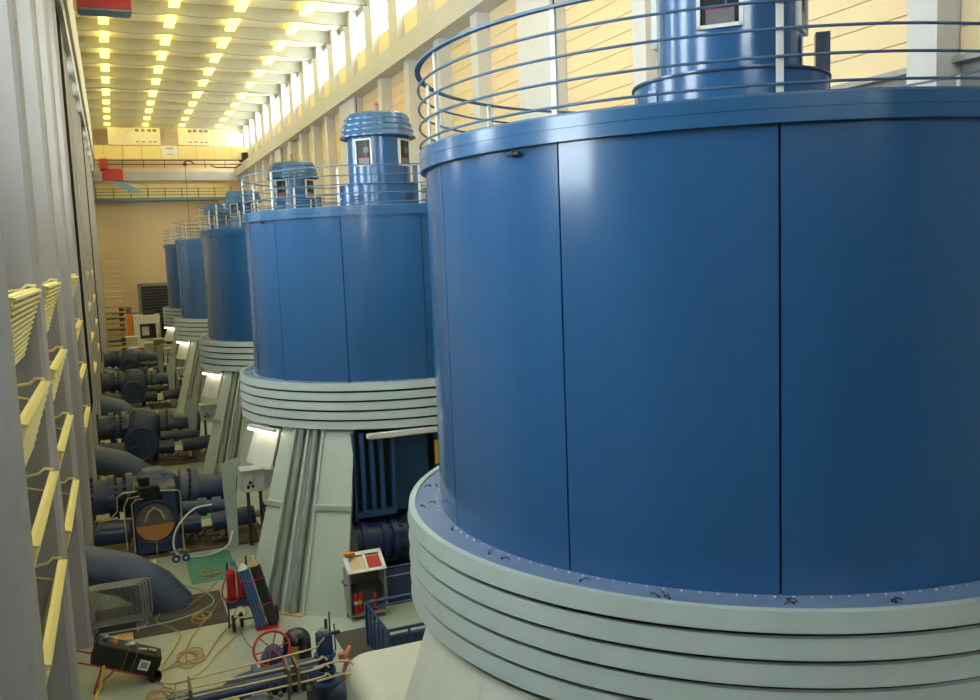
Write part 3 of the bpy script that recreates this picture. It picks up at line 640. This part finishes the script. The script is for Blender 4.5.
# white hose at the near valve
def smooth(pts, n=6):
    P = [Vector(p) for p in pts]; P = [P[0]*2-P[1]]+P+[P[-1]*2-P[-2]]; out = []
    for i in range(1, len(P)-2):
        for k in range(n):
            t = k/n; a, b, c, d = P[i-1:i+3]
            out.append(.5*((2*b)+(c-a)*t+(2*a-5*b+4*c-d)*t*t+(3*b-a-3*c+d)*t**3))
    return out+[P[-2]]
single('white_hose', MB().tube(smooth([(2.1, 26.35, 1.3), (1.6, 26.2, 1.28), (1.15, 26.1, .9), (.98, 26.0, .5), (1.05, 25.9, .15), (1.35, 25.8, .05), (1.9, 25.7, .05), (2.4, 25.8, .2), (2.6, 26.1, .5)]), .03, 8), WHITE, 'white hose looping down in front of the half disc valve', 'hose')
t = thing('hose_reel', 'pair of small blue castors with clamps at the end of the white hose', 'castor', (1.0, 25.6, 0))
for x in (0, .26): part('wheel', MB().cyl((x, -.03, .11), (x, .03, .11), .11, n=16), STEELBLUE, t); 
for x in (0, .26): part('hub', MB().cyl((x, -.04, .11), (x, .04, .11), .04, n=10), WHITE, t)
part('clamp_bar', MB().tube([(-.15, 0, .3), (.1, 0, .36), (.35, 0, .3)], .025, 6).cyl((.1, 0, .11), (.1, 0, .4), .02, n=6), GALV, t)

# crate behind elbow
t = thing('wooden_crate', 'pale wooden tray standing behind the near penstock elbow', 'crate', (-.7, 23.9, 0))
part('tray', MB().box(0, 1.15, 0, .5, 0, .05), WOOD, t)
for y0 in (0, .46): part('side_board', MB().box(0, 1.15, y0, y0+.04, .05, .55), YLAMP, t)
for x0 in (0, 1.11): part('end_board', MB().box(x0, x0+.04, .04, .46, .05, .6), YLAMP, t)

# ================================================================== BARRIERS
bar = thing('crowd_barrier', 'front steel barrier of the stack leaning by the near elbow', 'barrier', (0, 0, 0), 'steel barriers stacked beside the left wall')
part('frame', MB().tube(smooth([(-1.3, 0, .1), (-1.3, 0, .9), (-1.22, 0, 1.02), (-.2, 0, 1.02), (-.05, 0, 1.0), (0, 0, .9), (0, 0, .2), (-.1, 0, .1)], 4), .022, 8), GALV, bar)
part('bottom_rail', MB().cyl((-1.3, 0, .18), (0, 0, .18), .02, n=8), GALV, bar)
for k in range(11): part('bar', MB().cyl((-1.2+.11*k, 0, .18), (-1.2+.11*k, 0, 1.02), .01, n=6), GALV, bar)
for x in (-1.2, -.12): part('foot', MB().box(x-.03, x+.03, -.22, .22, 0, .02).cyl((x, 0, .01), (x, 0, .2), .018, n=6), GALV, bar)
index_kids()
BL = ['front', 'second', 'third', 'rearmost']
for k in range(4):
    b = bar if k == 0 else copy_tree(bar); b.location = (.02+.07*k, 21.3+.11*k, 0.012)
    b['label'] = ['front steel barrier of the stack beside the near elbow', 'steel barrier second from the front in the stack by the elbow', 'steel barrier third from the front in the stack by the elbow', 'rearmost steel barrier of the stack, closest to the elbow'][k]

# ================================================================== GAS CYLINDER CARTS
def leaned(base, top): return Vector(base), Vector(top)
t = thing('cylinder_cart', 'red two wheeled cart carrying the tall blue and dark gas cylinders', 'cart', (2.2, 20.0, 0))
fr = MB()
for dx in (0, .38):
    fr.tube([(.2+dx, .16, .02), (-.12+dx, .22, 1.3), (-.2+dx, .3, 1.5)], .018, 6)
for z in (.25, .7, 1.2): fr.cyl((.14-.25*z+.05, .17, z), (.52-.25*z+.05, .17, z), .014, n=6)
part('frame', fr, REDP, t)
part('toe_plate', MB().box(.14, .62, -.18, .16, .0, .03), REDP, t)
for z in (.55, 1.15): part('strap', MB().tube([(.1-.24*z+.05, .14, z), (.1-.24*z+.05, -.12, z), (.3-.24*z+.1, -.17, z+.02), (.62-.24*z+.05, -.12, z+.05), (.62-.24*z+.05, .14, z+.05)], .012, 6), REDP, t)
for y in (.25,):
    for x in (-.16, .62): part('wheel', MB().cyl((x, y, .17), (x+.06, y, .17), .17, n=20), RUBBER, t)
part('axle', MB().cyl((-.12, .25, .17), (.64, .25, .17), .02, n=8), DARK, t)
def cylinder(name, label, base, top, r, body, shoulder, grp):
    a, b = Vector(base), Vector(top); d = (b-a).normalized(); L = (b-a).length
    c = thing(name, label, 'gas cylinder', base, grp)
    part('body', MB().cyl((0, 0, 0), d*(L-.16), r, n=20), body, c)
    part('shoulder', MB().tube([d*(L-.16), d*(L-.08), d*(L-.02)], [r, r*.72, r*.28], 20), shoulder, c)
    part('valve', MB().cyl(d*(L-.02), d*(L+.08), .03, n=10).cyl(d*(L+.04)-Vector((.06, 0, 0)), d*(L+.04)+Vector((.06, 0, 0)), .015, n=8), BRASS, c)
    return c
c = cylinder('gas_cylinder', 'tall blue gas cylinder with a white shoulder on the red cart', (2.47, 20.0, .06), (2.12, 20.08, 1.55), .12, CYL_BLUE, WHITE, None)
for k in range(5):
    a = radians(200+35*k); o = Vector((.121*cos(a), .121*sin(a), 0)); d = Vector((-.35, .08, 1.49)).normalized()
    part('stripe', MB().cyl(o+d*.05, o+d*1.32, .008, n=5), LBLUE, c)
cylinder('gas_cylinder', 'tall dark grey gas cylinder right of the blue one', (2.74, 20.03, .06), (2.38, 20.1, 1.6), .12, CYL_DARK, WOOD, None)
t = thing('welding_cart', 'red gas hose cart with black wheel left of the blue cylinder', 'cart', (1.85, 20.3, 0))
part('frame', MB().tube([(-.05, 0, 0), (-.02, 0, .9), (.0, .05, 1.5)], .02, 6).tube([(.4, 0, .6), (.42, .05, 1.6)], .02, 6).tube([(-.02, 0, .45), (.4, 0, .5)], .015, 6).tube([(-.05, 0, .02), (.15, -.2, .35)], .015, 6), BLACK, t)
part('red_cylinder', MB().cyl((.06, 0, .7), (.06, 0, 1.3), .1, n=14).tube([(.06, 0, 1.3), (.06, 0, 1.38)], [.1, .04], 14), REDP, t)
part('red_cylinder', MB().cyl((.28, 0, .7), (.28, 0, 1.25), .1, n=14).tube([(.28, 0, 1.25), (.28, 0, 1.33)], [.1, .04], 14), REDP, t)
part('tray', MB().box(-.08, .42, -.15, .15, .5, .68), NAVY, t)
part('wheel', MB().cyl((.0, -.25, .19), (.05, -.25, .19), .19, n=20), RUBBER, t); part('wheel_hub', MB().cyl((-.01, -.25, .19), (.06, -.25, .19), .07, n=12), DARK, t)
part('hose', MB().tube(smooth([(.06, -.12, 1.3), (-.12, -.15, 1.1), (-.15, -.15, .8), (.05, -.18, .65), (.25, -.15, .85), (.3, -.12, 1.2)]), .018, 6), REDP, t)
part('hose_coil', MB().tube([(.2+.13*cos(k*.5), -.2-.01*k/10, .42+.13*sin(k*.5)) for k in range(40)], .014, 6), BRASS, t)
part('blue_regulator', MB().sphere((.12, 0, 1.5), .07, 10, 8), LBLUE, t)

# black machine on red cart
t = thing('machine_cart', 'long black tilted machine box on a small red wheeled frame', 'cart', (-.35, 18.6, 0))
Rt = Matrix.Rotation(radians(25), 3, 'Y')
part('box', MB().box(-.62, .62, -.25, .25, .32, .72, Rt, (0, 0, .5)), BLACK, t)
part('top_panel', MB().box(-.6, .6, -.23, .23, .72, .735, Rt, (0, 0, .5)), DARK, t)
def tp(x, y, z): return Rt @ (Vector((x, y, z))-Vector((0, 0, .5)))+Vector((0, 0, .5))
part('label_plate', MB().box(.24, .44, -.256, -.25, .42, .62, Rt, (0, 0, .5)), WHITE, t, 'white square label'); part('label_print', MB().box(.28, .40, -.26, -.256, .46, .58, Rt, (0, 0, .5)), GALV, t)
part('gauge', MB().sphere(tp(-.5, 0, .79), .07, 10, 8), STEEL, t); part('gauge', MB().sphere(tp(-.02, 0, .77), .08, 10, 8, (1.4, 1, .6)), STEEL, t)
part('knob', MB().cyl(tp(-.32, -.05, .73), tp(-.32, -.05, .85), .04, n=10), WHITE, t); part('knob', MB().cyl(tp(-.32, -.05, .73), tp(-.32, -.05, .78), .06, n=10), ORANGE, t)
part('connector', MB().cyl(tp(.15, -.1, .75), tp(.3, -.1, .78), .03, n=8).cyl(tp(.35, 0, .75), tp(.5, 0, .76), .03, n=8), BRASS, t)
for x in (-.05, .13): part('strap', MB().box(x, x+.02, -.262, .262, .315, .745, Rt, (0, 0, .5)), BROWN, t)
part('frame', MB().tube([(-.9, -.28, .72), (-.62, -.28, .6), (.42, -.28, .1), (.6, -.28, .12)], .018, 6).tube([(-.9, .28, .72), (-.62, .28, .6), (.42, .28, .1), (.6, .28, .12)], .018, 6).tube([(-.9, -.28, .72), (-.98, 0, .74), (-.9, .28, .72)], .018, 6).tube([(-.45, -.28, .5), (-.62, -.3, .02)], .018, 6).tube([(-.2, -.28, .42), (-.6, -.28, .1)], .018, 6), REDP, t)
for y in (-.3, .3): part('wheel', MB().cyl((.5, y-.03, .13), (.5, y+.03, .13), .13, n=18), RUBBER, t)
part('wheel_fork', MB().box(.50, .58, -.33, -.27, .1, .24), REDP, t)
t = single('yellow_hose', MB().tube(smooth([(-.75, 18.3, .55), (-.82, 18.2, .25), (-.95, 18.0, .03), (-1.0, 17.4, .02)]), .022, 6), YELLOW, 'yellow hose hanging off the black machine cart to the floor', 'hose')
single('cardboard_box', MB().cbox(-.78, -.2, 20.0, 20.4, 0.0, .3, .02), WOOD, 'brown cardboard box on the floor behind the black machine', 'box')

# floor cables
rnd = random.Random(11)
def cable(label, pts, m, r=.012):
    single('floor_cable', MB().tube(smooth([(x, y, .022+.006*rnd.random()) for x, y in pts], 6), r, 5), m, label, 'cable', 'cables on the floor')
def loops(x, y, n, r, drift=(0, 0)):
    out = []
    for k in range(n*8): a = k*pi/4; q = r*(1+.25*sin(k*1.3)); out.append((x+q*cos(a)+drift[0]*k/8, y+q*1.6*sin(a)+drift[1]*k/8))
    return out
cable('ochre cable running from the black machine up over the brown mat', [(.1, 18.6), (.5, 18.9), (.8, 19.5), (1.0, 20.2), (1.3, 20.9), (1.6, 21.6), (1.9, 22.4)], OCHRE)
cable('ochre cable in loose loops beside the black machine', [(.2, 18.7)] + loops(.75, 19.0, 4, .22, (.06, .05)) + [(1.5, 19.8), (1.75, 20.3)], OCHRE)
cable('ochre cable sweeping in a wide arc over the pale floor', [(.1, 18.3), (.6, 18.0), (1.1, 18.4), (1.4, 19.0), (1.9, 19.8), (2.0, 20.3)], OCHRE)
cable('ochre cable curved across the brown floor covering', [(.3, 18.9), (.75, 20.3), (.6, 20.9), (.3, 21.5), (.5, 22.0), (1.1, 22.2), (1.6, 22.9), (1.9, 23.6)], OCHRE)
cable('tangle of ochre cable on the brown floor covering', loops(1.15, 21.1, 3, .16, (.08, .1)), OCHRE)
cable('ochre cable coiled on the green floor covering', loops(1.7, 24.3, 3, .22, (.05, .0)), OCHRE)
cable('ochre cable heap in front of the black machine wheel', [(-.2, 17.6)] + loops(.1, 17.5, 4, .2, (.05, .02)), OCHRE)
cable('ochre cable looping towards the lower left pipes', [(.2, 18.5), (.3, 18.0), (.5, 17.6), (.2, 17.2), (-.2, 17.1)], OCHRE)
cable('pale teal hose circling the foot of the near elbow', [(-.9, 21.3), (0, 21.25), (.8, 21.35), (1.5, 21.8), (1.65, 22.3), (1.45, 23.0), (1.0, 23.7)], TEAL, .018)
cable('thin dark wire on the pale floor near the red handwheel', [(2.0, 20.1), (2.05, 19.3), (2.15, 18.8)], BROWN, .008)
cable('teal hose lying across the green floor covering', [(1.2, 24.0), (1.6, 24.15), (2.2, 24.2), (2.5, 24.1)], TEAL, .014)

# ================================================================== FRONT PIPEWORK
t = thing('handwheel_valve', 'blue gate valve with a red spoked handwheel', 'valve', (2.2, 16.6, 0))
ax = Vector((-.12, -.62, .55)).normalized(); c = Vector((0, -.05, .98)); u = ax.orthogonal().normalized(); w = ax.cross(u)
hw = part('handwheel', MB().tube([c+(u*cos(2*pi*k/36)+w*sin(2*pi*k/36))*.33 for k in range(36)], .024, 8, closed=True), REDP, t)
for k in range(6): a = 2*pi*k/6+.3; part('spoke', MB().cyl(c, c+(u*cos(a)+w*sin(a))*.33, .014, n=6), REDP, hw)
part('bonnet', MB().cyl(c-ax*.75, c-ax*.25, .2, .17, n=18).cyl(c-ax*.25, c-ax*.12, .12, n=14).cyl(c-ax*.12, c+ax*.03, .05, n=10), STEELBLUE, t)
part('bonnet_flange', MB().cyl(c-ax*.8, c-ax*.72, .27, n=18), STEELBLUE, t)
part('body', MB().sphere((.1, .25, .5), .3, 16, 10).cyl((.1, .25, 0), (.1, .25, .4), .2, n=16), NAVY, t)
t = thing('pipe_run', 'thick blue pipe run with flanges along the bottom edge', 'pipe', (0, 0, 0))
part('main_pipe', MB().tube(smooth([(.9, 15.9, .2), (1.25, 15.9, .62), (1.7, 15.95, .78), (2.9, 16.0, .76)], 5), .13, 16), NAVY_GREY, t)
for x in (1.75, 2.35): part('flange', MB().cyl((x, 15.97, .78), (x+.09, 15.97, .78), .2, n=18), STEELBLUE, t)
part('low_pipe', MB().cyl((.3, 15.3, .9), (2.8, 15.3, .95), .12, n=16), NAVY, t)
part('junction_block', MB().cbox(.28, .62, 15.25, 15.6, .55, 1.0, .05), LBLUE, t)
part('pump_motor', MB().cyl((1.25, 14.6, .62), (2.0, 14.6, .62), .3, n=16).cbox(1.4, 1.85, 14.4, 14.8, .85, 1.02, .05), NAVY_GREY, t)
for q in ((.4, .5, 15.2, 15.4, 0, .8), (2.6, 2.7, 15.2, 15.4, 0, .8), (1.5, 1.7, 15.85, 16.0, 0, .65), (1.4, 1.8, 14.4, 14.8, 0, .35)): part('support', MB().box(*q), DARK, t)
part('cream_base', MB().cbox(1.1, 2.9, 14.2, 15.3, 0, .3, .05), CREAM, t)
t = thing('sensor_pipes', 'thin cream instrument pipes on a rack above the blue pipe run', 'pipe', (0, 0, 0))
for k, (z, y) in enumerate(((1.32, 15.2), (1.24, 15.05), (1.16, 14.9), (1.06, 14.75))):
    part('tube', MB().tube(smooth([(.42, y, z-.35), (.43, y, z-.02), (.5, y, z), (2.6, y+.15*(k == 0), z+.02), (2.85, y+.1, z+.03+.10*(k == 0)), (2.95, y+.1, z-.05+.27*(k == 0))], 4), .017, 6), BRASS, t)
for x in (.62, 2.2, 2.35): part('clamp', MB().box(x, x+.04, 14.7, 15.25, 1.0, 1.36), BROWN, t)
for x in (.62, 2.2): part('rack_leg', MB().box(x, x+.04, 14.9, 14.95, 0, 1.05), BROWN, t)
for k in range(5): part('valve_knob', MB().cyl((1.9+.16*k, 14.85, .92), (1.9+.16*k, 14.75, .92), .04, n=8).cyl((1.9+.16*k, 14.85, .9), (1.9+.16*k, 14.85, 1.1), .012, n=6), BROWN, t)
part('right_tube', MB().tube(smooth([(2.7, 15.1, 1.12), (3.2, 15.1, 1.14), (3.42, 15.05, 1.0), (3.55, 14.9, .6), (3.6, 14.8, .2)], 4), .02, 6).tube(smooth([(2.7, 14.9, .96), (3.25, 14.9, .98), (3.4, 14.85, .8), (3.5, 14.8, .3)], 4), .02, 6), BRASS, t)
t = thing('covered_motor', 'dark rounded motor with a yellow panel behind the blue valve', 'motor', (2.7, 16.75, 0))
part('housing', MB().cyl((0, 0, .35), (0, 0, .95), .27, n=16).sphere((0, 0, .95), .27, 16, 10, (1, .9, .95)), mat('glossy dark plum', (48, 42, 46), .25, coat=.3), t)
part('panel', MB().box(-.2, -.02, -.285, -.2, .62, .95), mat('mustard', (176, 130, 40), .5), t)
part('rib', MB().cyl((0, 0, .33), (0, 0, .36), .3, n=16).box(-.01, .02, -.29, 0, .4, 1.1), BLACK, t)
part('base', MB().cyl((0, 0, 0), (0, 0, .35), .2, n=12), NAVY, t)
part('orange_plug', MB().sphere((-.28, -.2, .5), .07, 8, 6), ORANGE, t)
t = thing('control_valve', 'upright dark blue control valve left of the cream cover', 'valve', (3.06, 15.9, 0))
part('body', MB().cyl((0, 0, 0), (0, 0, .45), .28, n=18).cyl((0, 0, .45), (0, 0, .95), .15, n=16), NAVY, t)
for z, r in ((.42, .31), (.62, .19), (.92, .2)): part('flange', MB().cyl((0, 0, z), (0, 0, z+.06), r, n=18), STEELBLUE, t)
part('actuator', MB().cbox(-.14, .14, -.12, .12, .98, 1.38, .03), NAVY, t)
part('cap', MB().cyl((0, 0, 1.38), (0, 0, 1.44), .1, n=14), GALV, t)
part('spindle', MB().cyl((.12, 0, 1.0), (.12, 0, 1.75), .015, n=6).cyl((.05, 0, 1.44), (.05, 0, 1.62), .03, n=8).box(.08, .3, -.02, .02, 1.3, 1.36).cyl((.2, 0, 1.0), (.2, 0, 1.5), .012, n=6), DARK, t)
part('side_pipe', MB().cyl((0, -.1, .3), (.75, -.5, .3), .16, n=14).cyl((.4, -.3, .3), (.5, -.36, .3), .26, n=16), NAVY_GREY, t)
single('copper_fittings', MB().box(3.3, 3.38, 15.5, 15.58, .55, .95, Matrix.Rotation(.3, 3, 'Y')).cyl((3.3, 15.6, .9), (3.5, 15.7, 1.1), .05, n=8).cyl((3.4, 15.5, .5), (3.45, 15.6, .9), .04, n=8).box(3.25, 3.35, 15.55, 15.65, .9, 1.05), mat('copper orange', (190, 120, 84), .4, metal=.4), 'copper coloured fittings between the control valve and the cream cover', 'fitting')
single('plank', MB().box(3.2, 4.3, 16.3, 16.45, 0, .03, Matrix.Rotation(.25, 3, 'Z')), WOOD, 'pale wooden plank on the floor in front of the blue basket', 'plank')

# big cream casing cover near the front pier
def cover():
    b = MB(); prof = []; x0, x1, y0, y1, z1, R = 3.25, 6.2, 12.2, 15.55, 1.12, .35
    rings = []
    for k in range(6):
        a = pi/2*k/5; ins = R*(1-cos(a)); z = z1-R+R*sin(a); rings.append((ins, z))
    rings = [(0, 0)] + rings; n = 0; vs = []
    for ins, z in rings:
        ring = []
        for cx, cy, a0 in ((x1, y1, 0), (x0, y1, 90), (x0, y0, 180), (x1, y0, 270)):
            sx = 1 if cx == x1 else -1; sy = 1 if cy == y1 else -1; rr = .45-min(ins, .3)
            for q in range(5):
                a = radians(a0+90*q/4); ring.append((cx-sx*.45+rr*cos(a), cy-sy*.45+rr*sin(a), z))
        vs.append(ring)
    n = 20; flat = [p for r_ in vs for p in r_]
    fs = [(i*n+k, i*n+(k+1) % n, (i+1)*n+(k+1) % n, (i+1)*n+k) for i in range(len(vs)-1) for k in range(n)]
    b.add(flat, fs, True); b.add(vs[-1], [tuple(range(n))]); return b
single('casing_cover', cover(), CREAM, 'large cream cover with rounded edges below the front drum', 'cover')
single('green_pipe', MB().tube([(3.9, 6.75, 0), (3.9, 6.75, 3.6), (3.9, 6.75, 4.0)], .045, 12), GREENP, 'bright green vertical pipe beneath the front collar', 'pipe')

# grey equipment trolley
t = thing('equipment_trolley', 'grey wheeled trolley with white slanted top window and red bottles inside', 'trolley', (4.35, 19.3, 0)); t.scale = (1, 1, .9)
part('side_panel', MB().box(0, .04, 0, .55, .12, 1.25), GALV, t); part('side_panel', MB().box(.82, .86, 0, .55, .12, 1.25), GALV, t)
part('back_panel', MB().box(.04, .82, .5, .55, .12, 1.25), GALV, t); part('shelf', MB().box(.04, .82, 0, .5, .12, .16), GALV, t); part('shelf', MB().box(.04, .82, .1, .5, .75, .78), DARK, t)
Rw = Matrix.Rotation(radians(35), 3, 'X'); f = MB()
f.box(-.02, .88, -.02, .06, 1.25, 1.29, Rw, (0, 0, 1.25)).box(-.02, .88, .5, .6, 1.25, 1.29, Rw, (0, 0, 1.25)).box(-.02, .08, -.02, .6, 1.25, 1.29, Rw, (0, 0, 1.25)).box(.8, .88, -.02, .6, 1.25, 1.29, Rw, (0, 0, 1.25)).box(.42, .48, -.02, .6, 1.25, 1.29, Rw, (0, 0, 1.25))
part('window_frame', f, WHITE, t)
part('tray_board', MB().box(.08, .8, .06, .5, 1.2, 1.24, Rw, (0, 0, 1.2)), BRASS, t); part('red_tray', MB().box(.5, .78, .1, .45, 1.25, 1.28, Rw, (0, 0, 1.2)), REDP, t)
part('corner_cap', MB().box(.0, .25, .3, .45, 1.62, 1.66), ORANGE, t)
for x in (.06, .8):
    for y in (.05, .5): part('castor', MB().cyl((x-.02, y, .06), (x+.02, y, .06), .06, n=12).cyl((x, y, .06), (x, y, .13), .015, n=6), GALV, t)
part('handle', MB().tube([(-.02, .1, .95), (-.08, .1, .95), (-.08, .4, .95), (-.02, .4, .95)], .015, 6), BLACK, t)
for k, (x, y, l) in enumerate(((4.5, 19.42, 'left'), (4.62, 19.45, 'middle'), (4.95, 19.42, 'right'))):
    z0 = .146
    c = thing('red_bottle', f'small red gas bottle in the grey trolley, {l} one', 'gas bottle', (x, y, z0), 'red bottles in the grey trolley')
    hh = .42 if k < 2 else .38
    part('body', MB().cyl((0, 0, 0), (0, 0, hh), .055, n=14).tube([(0, 0, hh), (0, 0, hh+.06)], [.055, .02], 14), REDP, c)
    part('valve', MB().cyl((0, 0, hh+.06), (0, 0, hh+.11), .02, n=8), BLACK, c); part('sticker', MB().cyl((0, 0, hh*.5), (0, 0, hh*.7), .057, n=14), YELLOW if k == 1 else WHITE, c)

# blue wire basket
t = thing('wire_basket', 'blue steel basket with open top in front of the trolley', 'basket', (4.4, 16.4, 0))
X1, Y1, Zt = 2.3, 1.6, .93
part('top_frame', MB().tube([(0, 0, Zt), (X1, 0, Zt), (X1, Y1, Zt), (0, Y1, Zt)], .04, 4, closed=True, smooth=False).tube([(0, 0, Zt-.14), (X1, 0, Zt-.14), (X1, Y1, Zt-.14), (0, Y1, Zt-.14)], .025, 4, closed=True, smooth=False), STEELBLUE, t)
part('base', MB().box(0, X1, 0, Y1, .08, .12), DARK, t)
for x, y in ((0, 0), (X1, 0), (X1, Y1), (0, Y1)): part('corner_post', MB().box(x-.04, x+.04, y-.04, y+.04, 0, Zt), STEELBLUE, t)
for k in range(5): part('panel', MB().box(-.01, .01, (.03+.31*k), .31+.31*k, .12, Zt-.16), NAVY, t)
for k in range(5): part('panel', MB().box(.07+.43*k, .43+.43*k, -.01, .01, .12, Zt-.16), NAVY, t)
for k in range(4): part('upright', MB().box(.43*(k+1)-.01, .43*(k+1)+.03, -.03, .03, .1, Zt), STEELBLUE, t)
for k in range(4): part('upright', MB().box(-.03, .03, .31*(k+1)-.0, .31*(k+1)+.04, .1, Zt), STEELBLUE, t)
single('yellow_pouch', MB().sphere((5.0, 17.5, .17), .12, 10, 8, (1.3, 1, .4)), ORANGE, 'small orange pouch inside the blue basket', 'pouch')

# steps and dark cabinet by the second drum pipe
t = thing('pump_cabinet', 'dark cabinet with steel top frame right of the grey trolley', 'cabinet', (5.4, 20.0, 0))
part('body', MB().cbox(0, 1.3, 0, .6, 0, .62, .03), NAVY, t)
part('frame', MB().tube([(0, 0, .65), (1.3, 0, .65), (1.3, .6, .65), (0, .6, .65)], .02, 6, closed=True).cyl((0, 0, 0), (0, 0, .65), .02, n=6).cyl((.9, 0, 0), (.9, 0, .65), .02, n=6), GALV, t)
single('yellow_sign', MB().box(7.05, 7.3, 20.85, 20.88, 3.0, 3.6), YELLOW, 'yellow sign plate under the second drum collar', 'sign')

# ================================================================== FAR END
t = thing('scaffold_tower', 'tall pale scaffold tower stacked with boards at the far left', 'scaffold', (-.85, 86, 0))
for x in (0, 1.6):
    for y in (0, 1.2): part('upright', MB().cyl((x, y, 0), (x, y, 8.6), .04, n=6), BRASS, t)
for k in range(19): 
    for y in (0, 1.2): part('rung', MB().cyl((0, y, .4+.45*k), (1.6, y, .4+.45*k), .04, n=6), BRASS, t)
for z, m_ in ((.4, BROWN), (.9, WOOD), (1.4, STEELBLUE), (1.9, WOOD), (2.4, BROWN), (2.9, WOOD), (3.4, DARK), (3.9, BROWN), (4.4, REDP)): part('stored_board', MB().box(.05, 1.55, .05, 1.1, z, z+.12), m_, t)
single('orange_cabinet', MB().cbox(.62, 1.3, 88, 88.6, 0, 3.65, .03), ORANGE, 'tall orange cabinet by the far scaffold tower', 'cabinet')
t = thing('white_machine', 'white box shaped machine with a dark opening by the shutter door', 'machine', (1.4, 88.2, 0))
part('body', MB().box(0, .5, 0, 1.5, 0, 3.5).box(1.9, 2.3, 0, 1.5, 0, 3.5).box(.5, 1.9, 0, 1.5, 2.7, 3.5).box(.5, 1.9, .8, 1.5, 0, 2.7), WHITE, t)
part('window', MB().box(.5, 1.9, .74, .8, 1.3, 2.7), DARK, t); part('screen', MB().box(.7, 1.3, .7, .74, 1.6, 2.4), WHITE, t)
part('machine_top_gear', MB().cbox(.9, 1.9, .3, 1.1, 3.5, 3.75, .05), BLACK, t)
single('dark_machine', MB().cbox(3.75, 4.4, 87.6, 88.6, 0, 3.3, .1), BLACK, 'dark cabinet right of the white machine at the far end', 'cabinet')
single('brown_barrel', MB().cyl((.8, 89.3, 0), (.8, 89.3, 4.2), .55, n=16).sphere((.8, 89.3, 4.2), .55, 14, 8, (1, 1, .4)), BROWN, 'brown rounded tank behind the orange cabinet', 'tank')
rnd = random.Random(2)
names = ['pale', 'brown', 'white', 'orange', 'grey', 'red']; mts = [BRASS, BROWN, WHITE, WOOD, GALV, REDP]
spots = [(.6, 84), (1.5, 83.5), (2.4, 83), (3.1, 84.5), (2.0, 81), (3.3, 81), (.8, 80), (2.7, 79), (3.4, 78), (1.4, 78), (2.3, 76.5), (.4, 77)]
wh = ['by the scaffold foot', 'before the orange cabinet', 'before the white machine', 'right of the white machine', 'left of the last drum', 'against the last drum pier', 'near the left wall', 'in the middle of the heap', 'beside the last pier foot', 'behind the last valve', 'just behind the far valve outlet', 'by the farthest elbow']
for k, (x, y) in enumerate(spots):
    s_ = rnd.uniform(.5, 1.0); h = rnd.uniform(.8, 1.9); c = k % 6
    t = thing('storage_box', f'{names[c]} box in the far end clutter, {wh[k]}', 'box', (x, y, 0), 'clutter of boxes at the far end')
    part('body', MB().cbox(0, s_, 0, s_, 0, h, .03), mts[c], t); part('lid', MB().cbox(-.03, s_+.03, -.03, s_+.03, h, h+.08, .02), mts[(c+2) % 6], t)
single('foliage', MB().sphere((7.4, YB-3.2, 11), 2.2, 14, 10, (1.2, .7, .9)), FOIL, 'green tree outside the window behind the viewer', 'tree')
